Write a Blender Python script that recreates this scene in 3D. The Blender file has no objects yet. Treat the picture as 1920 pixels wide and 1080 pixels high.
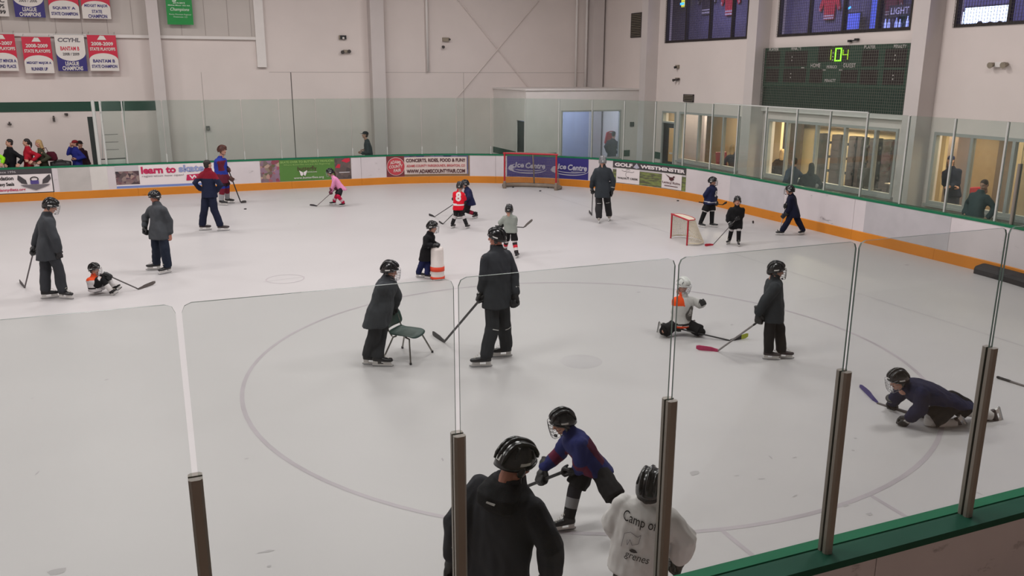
import bpy, math, random
from mathutils import Vector, Matrix, noise
from mathutils.bvhtree import BVHTree
V3 = Vector
random.seed(7)
SC = bpy.context.scene
COL = SC.collection
# ------------------------------------------------------------------ camera
F_PX, PITCH, ROLL, YAW = 1574.34, math.radians(14.4734), math.radians(0.1659), math.radians(22.1497)
CAM = V3((0.0, -3.7229, 3.9637))
fw = V3((math.sin(YAW) * math.cos(PITCH), math.cos(YAW) * math.cos(PITCH), -math.sin(PITCH)))
r0 = V3((math.cos(YAW), -math.sin(YAW), 0)); u0 = r0.cross(fw)
CR = r0 * math.cos(ROLL) + u0 * math.sin(ROLL)
CU = u0 * math.cos(ROLL) - r0 * math.sin(ROLL)
cam_d = bpy.data.cameras.new('camera'); cam_o = bpy.data.objects.new('camera', cam_d); COL.objects.link(cam_o)
cam_d.sensor_width = 36.0; cam_d.lens = F_PX * 36.0 / 1920.0; cam_d.clip_end = 200
cam_o.matrix_world = Matrix(((CR.x, CU.x, -fw.x, CAM.x), (CR.y, CU.y, -fw.y, CAM.y), (CR.z, CU.z, -fw.z, CAM.z), (0, 0, 0, 1)))
SC.camera = cam_o
HN = V3((math.sin(YAW), math.cos(YAW), 0)); HR = V3((math.cos(YAW), -math.sin(YAW), 0)); UP = V3((0, 0, 1))
def ray(x, y): return fw + CR * ((x - 960) / F_PX) + CU * ((540 - y) / F_PX)
def G(x, y, z=0.0):                       # the point of the photograph on a level plane
    d = ray(x, y); return CAM + d * ((z - CAM.z) / d.z)
def AY(x, y, Y):                          # on a plane parallel to the far wall
    d = ray(x, y); return CAM + d * ((Y - CAM.y) / d.y)
def AX(x, y, X):                          # on a plane parallel to the end wall
    d = ray(x, y); return CAM + d * ((X - CAM.x) / d.x)
def PL(g, x, y, d=0.0):                   # on an upright plane through g that faces the viewer, moved d metres away
    r = ray(x, y); return CAM + r * (((g - CAM).dot(HN) + d) / r.dot(HN))
# ------------------------------------------------------------------ world, lamps, exposure
w = bpy.data.worlds.new('hall'); SC.world = w; w.use_nodes = True
w.node_tree.nodes['Background'].inputs[0].default_value = (0.95, 0.97, 1.0, 1)
w.node_tree.nodes['Background'].inputs[1].default_value = 0.12
vs = SC.view_settings
vs.view_transform = 'Standard'; vs.look = 'None'; vs.exposure = 0.0; vs.gamma = 1.0; vs.use_curve_mapping = False
CEIL = 9.6
LAMP_W = 305.0
LAMPS = [(x, y) for x in (-8.5, -2.0, 4.3, 10.6) for y in (4.0, 12.5, 21.0)]
for (x, y) in LAMPS:
    ld = bpy.data.lights.new('hall_lamp', 'AREA'); ld.shape = 'RECTANGLE'; ld.size = 2.4; ld.size_y = 1.2
    ld.energy = LAMP_W; ld.color = (1.0, 0.962, 0.952)
    lo = bpy.data.objects.new('hall_lamp_light', ld); COL.objects.link(lo); lo.location = (x, y, CEIL - 0.62)
# ------------------------------------------------------------------ helpers
def lin(c):
    if isinstance(c, str):
        c = c.lstrip('#'); c = tuple(int(c[i:i + 2], 16) / 255 for i in (0, 2, 4))
    return tuple((x / 12.92 if x <= 0.04045 else ((x + 0.055) / 1.055) ** 2.4) for x in c)
MATS = {}
def mat(name, col='#888888', rough=0.6, metal=0.0, var=0.0, vs_=8.0, bump=0.0, bs=40.0, emit=0.0, spec=0.5, stretch=None):
    if name in MATS: return MATS[name]
    m = bpy.data.materials.new(name); m.use_nodes = True; N = m.node_tree.nodes; L = m.node_tree.links
    b = N['Principled BSDF']; c = lin(col) + (1,)
    b.inputs['Base Color'].default_value = c; b.inputs['Roughness'].default_value = rough
    b.inputs['Metallic'].default_value = metal; b.inputs['Specular IOR Level'].default_value = spec
    if var or bump:
        tc = N.new('ShaderNodeTexCoord'); mp = N.new('ShaderNodeMapping'); L.new(tc.outputs['Object'], mp.inputs[0])
        if stretch: mp.inputs['Scale'].default_value = stretch
    if var:
        n = N.new('ShaderNodeTexNoise'); n.inputs['Scale'].default_value = vs_; n.inputs['Detail'].default_value = 5
        L.new(mp.outputs[0], n.inputs['Vector'])
        r = N.new('ShaderNodeValToRGB'); r.color_ramp.elements[0].position = 0.3; r.color_ramp.elements[1].position = 0.7
        r.color_ramp.elements[0].color = tuple(x * (1 - var) for x in c[:3]) + (1,)
        r.color_ramp.elements[1].color = tuple(min(1, x * (1 + var)) for x in c[:3]) + (1,)
        L.new(n.outputs['Fac'], r.inputs[0]); L.new(r.outputs[0], b.inputs['Base Color'])
    if bump:
        n2 = N.new('ShaderNodeTexNoise'); n2.inputs['Scale'].default_value = bs; n2.inputs['Detail'].default_value = 4
        L.new(mp.outputs[0], n2.inputs['Vector'])
        bp = N.new('ShaderNodeBump'); bp.inputs['Strength'].default_value = bump; bp.inputs['Distance'].default_value = 0.02
        L.new(n2.outputs['Fac'], bp.inputs['Height']); L.new(bp.outputs[0], b.inputs['Normal'])
    if emit:
        b.inputs['Emission Color'].default_value = c; b.inputs['Emission Strength'].default_value = emit
    MATS[name] = m; return m
def scuffed(name, col, dark, amount=0.62, scale=3.0, stretch=(1, 1, 1), rough=0.55, cloud=0.06):
    """paint with small dark marks and soft clouds of wear"""
    m = mat(name, col, rough, var=cloud, vs_=0.9, spec=0.4); N = m.node_tree.nodes; L = m.node_tree.links
    b = N['Principled BSDF']; src = b.inputs['Base Color'].links[0].from_socket
    tc = N.new('ShaderNodeTexCoord'); mp = N.new('ShaderNodeMapping'); mp.inputs['Scale'].default_value = stretch
    L.new(tc.outputs['Object'], mp.inputs[0])
    n = N.new('ShaderNodeTexNoise'); n.inputs['Scale'].default_value = scale; n.inputs['Detail'].default_value = 6; n.inputs['Roughness'].default_value = 0.7
    L.new(mp.outputs[0], n.inputs['Vector'])
    r = N.new('ShaderNodeValToRGB'); r.color_ramp.elements[0].position = amount; r.color_ramp.elements[1].position = amount + 0.1
    r.color_ramp.elements[0].color = (0, 0, 0, 1); r.color_ramp.elements[1].color = (1, 1, 1, 1)
    L.new(n.outputs['Fac'], r.inputs[0])
    mx = N.new('ShaderNodeMix'); mx.data_type = 'RGBA'; L.new(r.outputs[0], mx.inputs['Factor'])
    L.new(src, mx.inputs[6]); mx.inputs[7].default_value = lin(dark) + (1,)
    L.new(mx.outputs[2], b.inputs['Base Color']); return m
def glassy(name, tint, haze=0.03, hazecol='#c8d0cc', smudge=0.0, sscale=1.2, refl=1.0, stretch=(1, 1, 0.45)):
    m = bpy.data.materials.new(name); m.use_nodes = True; N = m.node_tree.nodes; L = m.node_tree.links
    for n in list(N): N.remove(n)
    out = N.new('ShaderNodeOutputMaterial'); tr = N.new('ShaderNodeBsdfTransparent'); tr.inputs[0].default_value = tint + (1,)
    df = N.new('ShaderNodeBsdfDiffuse'); df.inputs[0].default_value = lin(hazecol) + (1,)
    m1 = N.new('ShaderNodeMixShader'); L.new(tr.outputs[0], m1.inputs[1]); L.new(df.outputs[0], m1.inputs[2]); m1.inputs[0].default_value = haze
    if smudge:
        tc = N.new('ShaderNodeTexCoord'); mp = N.new('ShaderNodeMapping'); mp.inputs['Scale'].default_value = stretch
        L.new(tc.outputs['Object'], mp.inputs[0])
        nz = N.new('ShaderNodeTexNoise'); nz.inputs['Scale'].default_value = sscale; nz.inputs['Detail'].default_value = 3
        L.new(mp.outputs[0], nz.inputs['Vector'])
        mr = N.new('ShaderNodeMapRange'); mr.inputs[1].default_value = 0.42; mr.inputs[2].default_value = 0.75
        mr.inputs[3].default_value = haze; mr.inputs[4].default_value = haze + smudge
        L.new(nz.outputs['Fac'], mr.inputs[0]); L.new(mr.outputs[0], m1.inputs[0])
    gl = N.new('ShaderNodeBsdfGlossy'); gl.inputs['Roughness'].default_value = 0.02
    lw = N.new('ShaderNodeFresnel'); lw.inputs[0].default_value = 1.45
    mu = N.new('ShaderNodeMath'); mu.operation = 'MULTIPLY'; mu.inputs[1].default_value = 0.5 * refl; L.new(lw.outputs[0], mu.inputs[0])
    m2 = N.new('ShaderNodeMixShader'); L.new(mu.outputs[0], m2.inputs[0]); L.new(m1.outputs[0], m2.inputs[1]); L.new(gl.outputs[0], m2.inputs[2])
    L.new(m2.outputs[0], out.inputs[0]); MATS[name] = m; return m
def mosaic(name, cols, scale=9.0, kind='VORONOI', stretch=(1, 1, 1)):
    """printed picture: patches of the given colours"""
    m = bpy.data.materials.new(name); m.use_nodes = True; N = m.node_tree.nodes; L = m.node_tree.links; b = N['Principled BSDF']
    b.inputs['Roughness'].default_value = 0.5
    tc = N.new('ShaderNodeTexCoord'); mp = N.new('ShaderNodeMapping'); mp.inputs['Scale'].default_value = stretch; L.new(tc.outputs['Object'], mp.inputs[0])
    if kind == 'VORONOI':
        t = N.new('ShaderNodeTexVoronoi'); t.inputs['Scale'].default_value = scale; L.new(mp.outputs[0], t.inputs['Vector'])
        sx = N.new('ShaderNodeSeparateColor'); L.new(t.outputs['Color'], sx.inputs[0]); f = sx.outputs[0]
    else:
        t = N.new('ShaderNodeTexNoise'); t.inputs['Scale'].default_value = scale; t.inputs['Detail'].default_value = 4; L.new(mp.outputs[0], t.inputs['Vector']); f = t.outputs['Fac']
    r = N.new('ShaderNodeValToRGB'); e = r.color_ramp.elements
    lo, hi = (0.0, 1.0) if kind == 'VORONOI' else (0.3, 0.7)
    for i, c in enumerate(cols):
        p = lo + (hi - lo) * i / max(1, len(cols) - 1)
        if i < 2: el = e[i]; el.position = p
        else: el = e.new(p)
        el.color = lin(c) + (1,)
    L.new(f, r.inputs[0]); L.new(r.outputs[0], b.inputs['Base Color']); MATS[name] = m; return m

class MB:
    """collects shapes, then links them as one mesh object"""
    def __init__(s): s.V = []; s.F = []; s.M = []; s.mi = 0
    def add(s, vs, fs):
        o = len(s.V); s.V += [V3(v) for v in vs]
        for f in fs: s.F.append(tuple(i + o for i in f)); s.M.append(s.mi)
    def box(s, a, b):
        x0, y0, z0 = a; x1, y1, z1 = b
        s.add([(x0, y0, z0), (x1, y0, z0), (x1, y1, z0), (x0, y1, z0), (x0, y0, z1), (x1, y0, z1), (x1, y1, z1), (x0, y1, z1)],
              [(0, 3, 2, 1), (4, 5, 6, 7), (0, 1, 5, 4), (1, 2, 6, 5), (2, 3, 7, 6), (3, 0, 4, 7)])
    def obox(s, c, ax, ay, az):            # oriented box from centre and half axes
        c, ax, ay, az = V3(c), V3(ax), V3(ay), V3(az)
        P = [c + ax * i + ay * j + az * k for k in (-1, 1) for (i, j) in ((-1, -1), (1, -1), (1, 1), (-1, 1))]
        s.add(P, [(0, 3, 2, 1), (4, 5, 6, 7), (0, 1, 5, 4), (1, 2, 6, 5), (2, 3, 7, 6), (3, 0, 4, 7)])
    def loft(s, rings, cap=True):
        n = len(rings[0]); o = []
        for r in rings: o += r
        fs = []
        for i in range(len(rings) - 1):
            for j in range(n):
                k = (j + 1) % n; fs.append((i * n + j, i * n + k, (i + 1) * n + k, (i + 1) * n + j))
        if cap:
            fs.append(tuple(range(n - 1, -1, -1))); m = (len(rings) - 1) * n; fs.append(tuple(m + j for j in range(n)))
        s.add(o, fs)
    def tube(s, pts, rad, n=8, round_=False):
        pts = [V3(p) for p in pts]
        if not isinstance(rad, (list, tuple)): rad = [rad] * len(pts)
        t0 = (pts[1] - pts[0]).normalized()
        a = t0.orthogonal().normalized()
        rings = []
        for i, p in enumerate(pts):
            if i == 0: t = t0
            elif i == len(pts) - 1: t = (pts[i] - pts[i - 1]).normalized()
            else:
                t = ((pts[i] - pts[i - 1]).normalized() + (pts[i + 1] - pts[i]).normalized())
                t = t.normalized() if t.length > 1e-4 else (pts[i + 1] - pts[i]).normalized()
            a = (a - t * a.dot(t)); a = a.normalized() if a.length > 1e-4 else t.orthogonal().normalized()
            b = t.cross(a)
            def ring(c, r): return [c + a * (math.cos(2 * math.pi * j / n) * r) + b * (math.sin(2 * math.pi * j / n) * r) for j in range(n)]
            if round_ and i == 0:
                for q in (80, 50, 25): rings.append(ring(p - t * (math.sin(math.radians(q)) * rad[i]), math.cos(math.radians(q)) * rad[i]))
            rings.append(ring(p, rad[i]))
            if round_ and i == len(pts) - 1:
                for q in (25, 50, 80): rings.append(ring(p + t * (math.sin(math.radians(q)) * rad[i]), math.cos(math.radians(q)) * rad[i]))
        s.loft(rings)
    def ell(s, c, ax, ay, az, nu=12, nv=8):
        c, ax, ay, az = V3(c), V3(ax), V3(ay), V3(az)
        rings = []
        for i in range(1, nv):
            t = math.pi * i / nv - math.pi / 2
            rings.append([c + (ax * math.cos(2 * math.pi * j / nu) + ay * math.sin(2 * math.pi * j / nu)) * math.cos(t) + az * math.sin(t) for j in range(nu)])
        s.loft(rings)
    def prism(s, poly, d):                 # polygon of 3D points pushed along d
        n = len(poly); d = V3(d); P = [V3(p) for p in poly] + [V3(p) + d for p in poly]
        s.add(P, [tuple(range(n - 1, -1, -1)), tuple(range(n, 2 * n))] + [(i, (i + 1) % n, n + (i + 1) % n, n + i) for i in range(n)])
    def mesh(s, name='m'):
        me = bpy.data.meshes.new(name); me.from_pydata([tuple(v) for v in s.V], [], s.F)
        for p, m in zip(me.polygons, s.M): p.material_index = m
        return me
    def build(s, name, mats, parent=None, smooth=False, loc=None):
        me = s.mesh(name)
        return link(name, me, mats, parent, smooth, loc)
def link(name, me, mats=None, parent=None, smooth=False, loc=None):
    if mats is not None:
        for m in (mats if isinstance(mats, (list, tuple)) else [mats]): me.materials.append(m)
    if smooth: me.polygons.foreach_set('use_smooth', [True] * len(me.polygons))
    o = bpy.data.objects.new(name, me); COL.objects.link(o)
    if loc is not None: o.location = loc
    if parent is not None: setp(o, parent)
    return o
def setp(o, parent):
    o.parent = parent
    p = parent; t = V3((0, 0, 0))
    while p is not None: t = t + p.location; p = p.parent
    o.matrix_parent_inverse = Matrix.Translation(-t) if parent.parent is None else Matrix.Identity(4)
def thing(name, label, cat, loc, group=None):
    o = bpy.data.objects.new(name, None); COL.objects.link(o); o.location = loc; o.empty_display_size = 0.1
    tag(o, label, cat, group); return o
def tag(o, label=None, cat=None, group=None, kind=None):
    if label: o['label'] = label
    if cat: o['category'] = cat
    if group: o['group'] = group
    if kind: o['kind'] = kind
    return o
def struct(name, label=None, cat=None):
    o = bpy.data.objects.new(name, None); COL.objects.link(o); o['kind'] = 'structure'
    if label: o['label'] = label
    if cat: o['category'] = cat
    return o
def slab(mb, axis, a0, a1, uv, holes=()):
    """wall slab with rectangular holes. axis 'x': plane of constant X, u = Y ; axis 'y': plane of constant Y, u = X"""
    U0, U1, W0, W1 = uv
    us = sorted({U0, U1} | {h[0] for h in holes} | {h[1] for h in holes}); us = [u for u in us if U0 <= u <= U1]
    for i in range(len(us) - 1):
        u = 0.5 * (us[i] + us[i + 1]); zs = sorted([(h[2], h[3]) for h in holes if h[0] < u < h[1]]); z = W0
        segs = []
        for (h0, h1) in zs:
            if h0 > z: segs.append((z, h0))
            z = max(z, h1)
        if z < W1: segs.append((z, W1))
        for (z0, z1) in segs:
            if axis == 'x': mb.box((a0, us[i], z0), (a1, us[i + 1], z1))
            else: mb.box((us[i], a0, z0), (us[i + 1], a1, z1))
# text as flat polygons --------------------------------------------------
_txt = {}
def text_geo(s, bold=0.0, shear=0.0):
    k = (s, bold, shear)
    if k in _txt: return _txt[k]
    cu = bpy.data.curves.new('t', 'FONT'); cu.body = s; cu.size = 1.0; cu.offset = bold; cu.resolution_u = 3; cu.shear = shear
    o = bpy.data.objects.new('t', cu); COL.objects.link(o)
    dg = bpy.context.evaluated_depsgraph_get(); dg.update()
    me = bpy.data.meshes.new_from_object(o.evaluated_get(dg))
    vs = [(v.co.x, v.co.y) for v in me.vertices]; fs = [tuple(p.vertices) for p in me.polygons]
    bpy.data.objects.remove(o); bpy.data.curves.remove(cu); bpy.data.meshes.remove(me)
    x0 = min(v[0] for v in vs); x1 = max(v[0] for v in vs); y0 = min(v[1] for v in vs); y1 = max(v[1] for v in vs)
    vs = [((x - x0) / (x1 - x0), (y - y0) / (y1 - y0)) for (x, y) in vs]
    _txt[k] = (vs, fs); return _txt[k]
def cut2d(pts, W, H, step=0.14):
    """flat polygon in metres, cut along a grid so that it can follow a curved sheet"""
    import bmesh
    bm = bmesh.new(); bm.faces.new([bm.verts.new((x, y, 0)) for x, y in pts]); bmesh.ops.triangulate(bm, faces=bm.faces[:])
    for ax, L_ in ((0, W), (1, H)):
        k = int(L_ / step)
        for i in range(1, k + 1):
            co = [0, 0, 0]; no = [0, 0, 0]; co[ax] = L_ * i / (k + 1); no[ax] = 1
            bmesh.ops.bisect_plane(bm, geom=bm.verts[:] + bm.edges[:] + bm.faces[:], plane_co=co, plane_no=no)
    bm.verts.index_update(); r = [(v.co.x, v.co.y) for v in bm.verts], [tuple(v.index for v in f.verts) for f in bm.faces]
    bm.free(); return r
def printed(fmap, W, H, elems, parent, base_off=0.004):
    """flat print on a sheet: every element a thin layer a little proud of the one under it.
    fmap(u, v, off) gives the point; elements in fractions of the sheet"""
    for k, e in enumerate(elems):
        off = base_off + 0.0022 * k; mb = MB(); kind = e[0]; nm = 'print'
        if kind == 'rect':
            _, x0, y0, x1, y1, m = e; n = max(1, int((x1 - x0) * W / 0.2))
            for i in range(n):
                a = (x0 + (x1 - x0) * i / n) * W; b = (x0 + (x1 - x0) * (i + 1) / n) * W
                mb.add([fmap(a, y0 * H, off), fmap(b, y0 * H, off), fmap(b, y1 * H, off), fmap(a, y1 * H, off)], [(0, 1, 2, 3)])
            nm = e[6] if len(e) > 6 else 'printed_field'
        elif kind == 'text':
            _, s, x0, y0, x1, y1, m = e[:7]; o = e[7] if len(e) > 7 else {}
            vs, fs = text_geo(s, o.get('bold', 0.0), o.get('shear', 0.0)); sl = o.get('slope', 0.0); arch = o.get('arch', 0.0)
            mb.add([fmap((x0 + (x1 - x0) * x) * W, (y0 + (y1 - y0) * y + sl * x + arch * (1 - (2 * x - 1) ** 2)) * H, off) for (x, y) in vs], fs); nm = 'lettering'
        elif kind == 'ell':
            _, cx, cy, rx, ry, m = e[:6]; n = 28; a0, a1 = (e[6] if len(e) > 6 else (0, 360))
            pts = [((cx + rx * math.cos(math.radians(a0 + (a1 - a0) * j / n))) * W, (cy + ry * math.sin(math.radians(a0 + (a1 - a0) * j / n))) * H) for j in range(n)]
            vs, fs = cut2d(pts, W, H); mb.add([fmap(x, y, off) for x, y in vs], fs); nm = 'printed_field'
        elif kind == 'ring':
            _, cx, cy, rx, ry, w_, m = e[:7]; a0, a1 = (e[7] if len(e) > 7 else (0, 360)); n = 32; P = []
            for j in range(n + 1):
                a = math.radians(a0 + (a1 - a0) * j / n); tw = w_ * (math.sin(math.pi * j / n) if len(e) > 8 else 1)
                for q in (1, -1): P.append(fmap((cx + (rx) * math.cos(a)) * W + q * tw * 0.5 * math.cos(a), (cy + ry * math.sin(a)) * H + q * tw * 0.5 * math.sin(a), off))
            mb.add(P, [(2 * j + 1, 2 * j, 2 * j + 2, 2 * j + 3) for j in range(n)]); nm = 'emblem'
        elif kind == 'poly':
            _, pts, m = e[:3]; vs, fs = cut2d([(x * W, y * H) for x, y in pts], W, H); mb.add([fmap(x, y, off) for x, y in vs], fs); nm = 'emblem'
        mb.build(nm, MATS[m], parent)
# ------------------------------------------------------------------ rink outline
XE, YF, RC = 15.3, 26.05, 8.5
S1 = XE - RC; LA = RC * math.pi / 2; S2 = S1 + LA; YB = RC; S3 = S2 + (YF - RC - YB); S4 = S3 + LA; S5 = S4 + 20.0; S0 = -13.2
HB = 1.05; HG = 3.03
def bp(s):
    """point of the inner board face at arc length s and the inward normal"""
    if s <= S1: return V3((s, YF, 0)), V3((0, -1, 0))
    if s <= S2:
        t = (s - S1) / RC; return V3((S1 + RC * math.sin(t), YF - RC + RC * math.cos(t), 0)), V3((-math.sin(t), -math.cos(t), 0))
    if s <= S3: return V3((XE, YF - RC - (s - S2), 0)), V3((-1, 0, 0))
    if s <= S4:
        t = (s - S3) / RC; return V3((S1 + RC * math.cos(t), RC - RC * math.sin(t), 0)), V3((-math.cos(t), math.sin(t), 0))
    return V3((S1 - (s - S4), 0, 0)), V3((0, 1, 0))
def bmap(s, z, off=0.0):
    p, n = bp(s); return p + n * off + UP * z
def curved(s0, s1): return any(a < s1 and s0 < b for a, b in ((S1, S2), (S3, S4)))
def sweep(mb, prof, s0, s1, ds=0.32):
    n = max(1, int(math.ceil((s1 - s0) / ds))) if curved(s0, s1) else 1
    rings = [[bmap(s0 + (s1 - s0) * i / n, z, o) for (o, z) in prof] for i in range(n + 1)]
    mb.loft(rings)
# materials of the setting
M_ice = mat('ice', '#b8b5b5', 0.42, var=0.035, vs_=0.35, bump=0.05, bs=60, spec=0.35)
M_board = scuffed('board_white', '#cbc3c5', '#8d8688', 0.63, 2.2, (1, 1, 2.2), 0.45, 0.07)
M_kick = scuffed('kick_orange', '#c67a1e', '#8a4d12', 0.66, 3.0, (1, 1, 3), 0.5, 0.08)
M_green = mat('rail_green', '#1b6a4a', 0.65, var=0.10, vs_=3, spec=0.2)
M_green_shade = mat('rail_green_shaded', '#1a4a3a', 0.65, var=0.10, vs_=3, spec=0.2)  # same green paint as the rail; the ledge's shade put into a darker colour
M_alu = mat('aluminium', '#8a837b', 0.45, 0.35, var=0.05, vs_=2)
M_alu2 = scuffed('aluminium_bright', '#b9bab6', '#77756f', 0.62, 14, (1, 1, 0.5), 0.5, 0.06)
M_edge = mat('glass_edge', '#4d5f57', 0.3)
M_glassn = glassy('near_glass', (0.905, 0.92, 0.91), 0.012, '#b9c2bd', 0.012, 0.8, 0.15)
M_glassf = glassy('far_glass', (0.875, 0.915, 0.895), 0.018, '#a9b8b1', 0.09, 0.8, 0.15)
M_wall = mat('wall_white', '#d8cdc8', 0.8, var=0.04, vs_=0.5, bump=0.06, bs=30)
M_wall2 = mat('wall_grey_panel', '#bdb5af', 0.8, var=0.05, vs_=0.6)
M_col = mat('column_paint', '#c6bdba', 0.7, var=0.03, vs_=1)
M_white = mat('white_paint', '#dcd6d2', 0.6, var=0.03, vs_=2)
M_stripe = mat('stripe_green', '#1c4334', 0.7, var=0.08, vs_=2)
M_joint = mat('joint_dark', '#5a5450', 0.9)
M_joint2 = mat('joint_soft', '#a59c97', 0.9)
M_conc = scuffed('walkway_concrete', '#a58c77', '#6f5745', 0.5, 1.3, (1, 1, 1), 0.75, 0.18)
M_rub = mat('rubber_floor', '#3b3a3a', 0.9, var=0.1)
M_black = mat('black_plastic', '#1b1b1d', 0.45)
M_ceil = mat('ceiling_paint', '#8f8c88', 0.9)
M_dark = mat('dark_void', '#191a1c', 0.9)
XW, YW, TW = 17.3, 29.0, 0.25

# floor: the ice sheet and its painted lines -------------------------------
fl = struct('floor')
mb = MB(); N_ = 20
out = [V3((S0, YF, 0)), V3((S1, YF, 0))] + [bmap(S1 + LA * i / N_, 0) for i in range(1, N_ + 1)] + [bmap(S3, 0)] + [bmap(S3 + LA * i / N_, 0) for i in range(1, N_ + 1)] + [V3((S0, 0, 0))]
mb.prism(list(reversed([p - UP * 0.08 for p in out])), (0, 0, 0.08)); ice = mb.build('ice_sheet', M_ice, fl)
M_line = mat('line_grey', '#a8a1a5', 0.45, var=0.10, vs_=1.5); M_line2 = mat('line_faint', '#adaaab', 0.45, var=0.08, vs_=1.5)
M_mark = mat('ice_scuff', '#a3a0a0', 0.6)
CX, CY = 5.135, 6.298
def ringline(cx, cy, r, w_, name, m, a0=0, a1=360, n=96, z=0.0015):
    b = MB(); P = []
    for j in range(n + 1):
        a = math.radians(a0 + (a1 - a0) * j / n)
        for rr in (r - w_ / 2, r + w_ / 2): P.append((cx + rr * math.cos(a), cy + rr * math.sin(a), z))
    b.add(P, [(2 * j, 2 * j + 1, 2 * j + 3, 2 * j + 2) for j in range(n)]); b.build(name, m, fl)
def strip(p, q, w_, name, m, z=0.0012):
    p, q = V3((p[0], p[1], z)), V3((q[0], q[1], z)); t = (q - p).normalized().cross(UP) * w_ / 2
    b = MB(); b.add([p - t, q - t, q + t, p + t], [(0, 1, 2, 3)]); b.build(name, m, fl)
ringline(CX, CY, 4.57, 0.055, 'faceoff_circle_line', M_line)
b = MB(); b.add([(CX + 0.3 * math.cos(math.radians(a)), CY + 0.3 * math.sin(math.radians(a)), 0.0013) for a in range(0, 360, 15)], [tuple(range(24))]); b.build('faceoff_dot', M_line2, fl)
for sx in (-1, 1):
    for sy in (-1,):
        x = CX + sx * 0.86; y0 = CY + sy * math.sqrt(4.57 ** 2 - 0.86 ** 2)
        strip((x, y0), (x, y0 + sy * 0.6), 0.05, 'hash_mark', M_line)
strip((11.6, 2.2), (11.6, 24.0), 0.05, 'goal_line', M_line2)
ringline(1.91, 12.79, 0.36, 0.025, 'marker_circle', M_line)
strip((1.5, 12.7), (2.3, 12.85), 0.02, 'marker_line', M_line2)
SCUFF = [(1302, 887, .10, .05), (1585, 948, .05, .03), (1630, 964, .05, .03), (1445, 858, .02, .05), (1382, 892, .05, .01), (1490, 858, .05, .01), (1490, 930, .06, .012), (1428, 898, .08, .012), (70, 887, .015, .06), (500, 1034, .12, .02), (505, 1062, .03, .02), (105, 1072, .12, .05), (462, 860, .04, .01), (1700, 497, .10, .05), (1197, 548, .06, .03), (1372, 609, .06, .02), (830, 862, .02, .05), (1838, 846, .02, .03), (1604, 822, .03, .02), (1600, 845, .03, .02), (560, 420, .05, .02), (1030, 470, .05, .02), (200, 712, .06, .015), (60, 747, .03, .01), (1835, 925, .01, .05)]
for i, (px, py, a, c) in enumerate(SCUFF):
    g = G(px, py); b = MB(); rr = random.Random(i); th = rr.uniform(-0.5, 0.5)
    P = []
    for j in range(9):
        t = 2 * math.pi * j / 9; k = rr.uniform(0.6, 1.2); x, y = a * 0.65 * k * math.cos(t), c * k * math.sin(t)
        P.append((g.x + x * math.cos(th) - y * math.sin(th), g.y + x * math.sin(th) + y * math.cos(th), 0.0016))
    b.add(P, [tuple(range(9))]); b.build('ice_scuff', M_mark, fl)
# walkways behind the boards
b = MB(); b.box((S0, -8, -0.08), (18, -0.02, 0.0)); b.build('near_walkway', M_conc, fl)
b = MB(); b.box((S0, YF + 0.02, -0.08), (XW, YW, 0.0)); b.build('far_walkway', M_rub, fl)
# the corners and end between boards and wall
b = MB(); P = [bmap(S1 + LA * i / N_, -0.012, -0.02) for i in range(N_ + 1)] + [bmap(S3 + LA * i / N_, -0.012, -0.02) for i in range(N_ + 1)]
P = P + [V3((XW, -0.02, -0.012)), V3((XW, YF + 0.02, -0.012))]
b.add(P, [tuple(range(len(P)))]); b.build('end_walkway', M_rub, fl)

# boards -------------------------------------------------------------------
bd = struct('wall_rink_boards')
edges = []
s = S0
while s < S5 - 0.01:
    e = min(s + 2.44, S5); edges.append((s, e)); s = e
for (s, e) in edges:
    mb = MB(); sweep(mb, [(0, 0), (0, HB - 0.045), (-0.16, HB - 0.045), (-0.16, 0)], s + 0.004, e - 0.004); mb.build('board_panel', M_board, bd)
    mb = MB(); sweep(mb, [(0.014, 0), (0.014, 0.235), (0.0, 0.25), (0, 0)], s + 0.002, e - 0.002); mb.build('kick_plate', M_kick, bd)
    mb = MB(); sweep(mb, [(0.012, HB - 0.05), (0.012, HB), (-0.072, HB), (-0.072, HB - 0.05)], s, e); mb.build('cap_rail', M_green, bd)
    mb = MB(); sweep(mb, [(-0.08, HB - 0.055), (-0.08, HB - 0.006), (-0.235, HB - 0.006), (-0.235, HB - 0.055)], s, e); mb.build('cap_ledge', M_green_shade, bd)
# odd coloured replacement panels on the far boards and the end boards
for (a, c, zz0, zz1, m) in ((-3.25, -2.35, 0.22, 1.0, mat('board_grey_patch', '#b4afab', 0.5, var=0.08, vs_=2)), (-2.34, -1.85, 0.25, 1.0, mat('board_light_patch', '#c9c5c0', 0.5, var=0.06, vs_=2)),
                    (20.9, 23.3, 0.25, 1.0, mat('board_lilac_patch', '#b9b5b9', 0.5, var=0.07, vs_=2)), (26.2, 28.6, 0.25, 1.0, mat('board_lilac_patch2', '#b2aeb1', 0.5, var=0.07, vs_=2))):
    mb = MB(); sweep(mb, [(0.006, zz0), (0.006, zz1), (0.0, zz1), (0.0, zz0)], a, c); mb.build('board_patch', m, bd)

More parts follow.
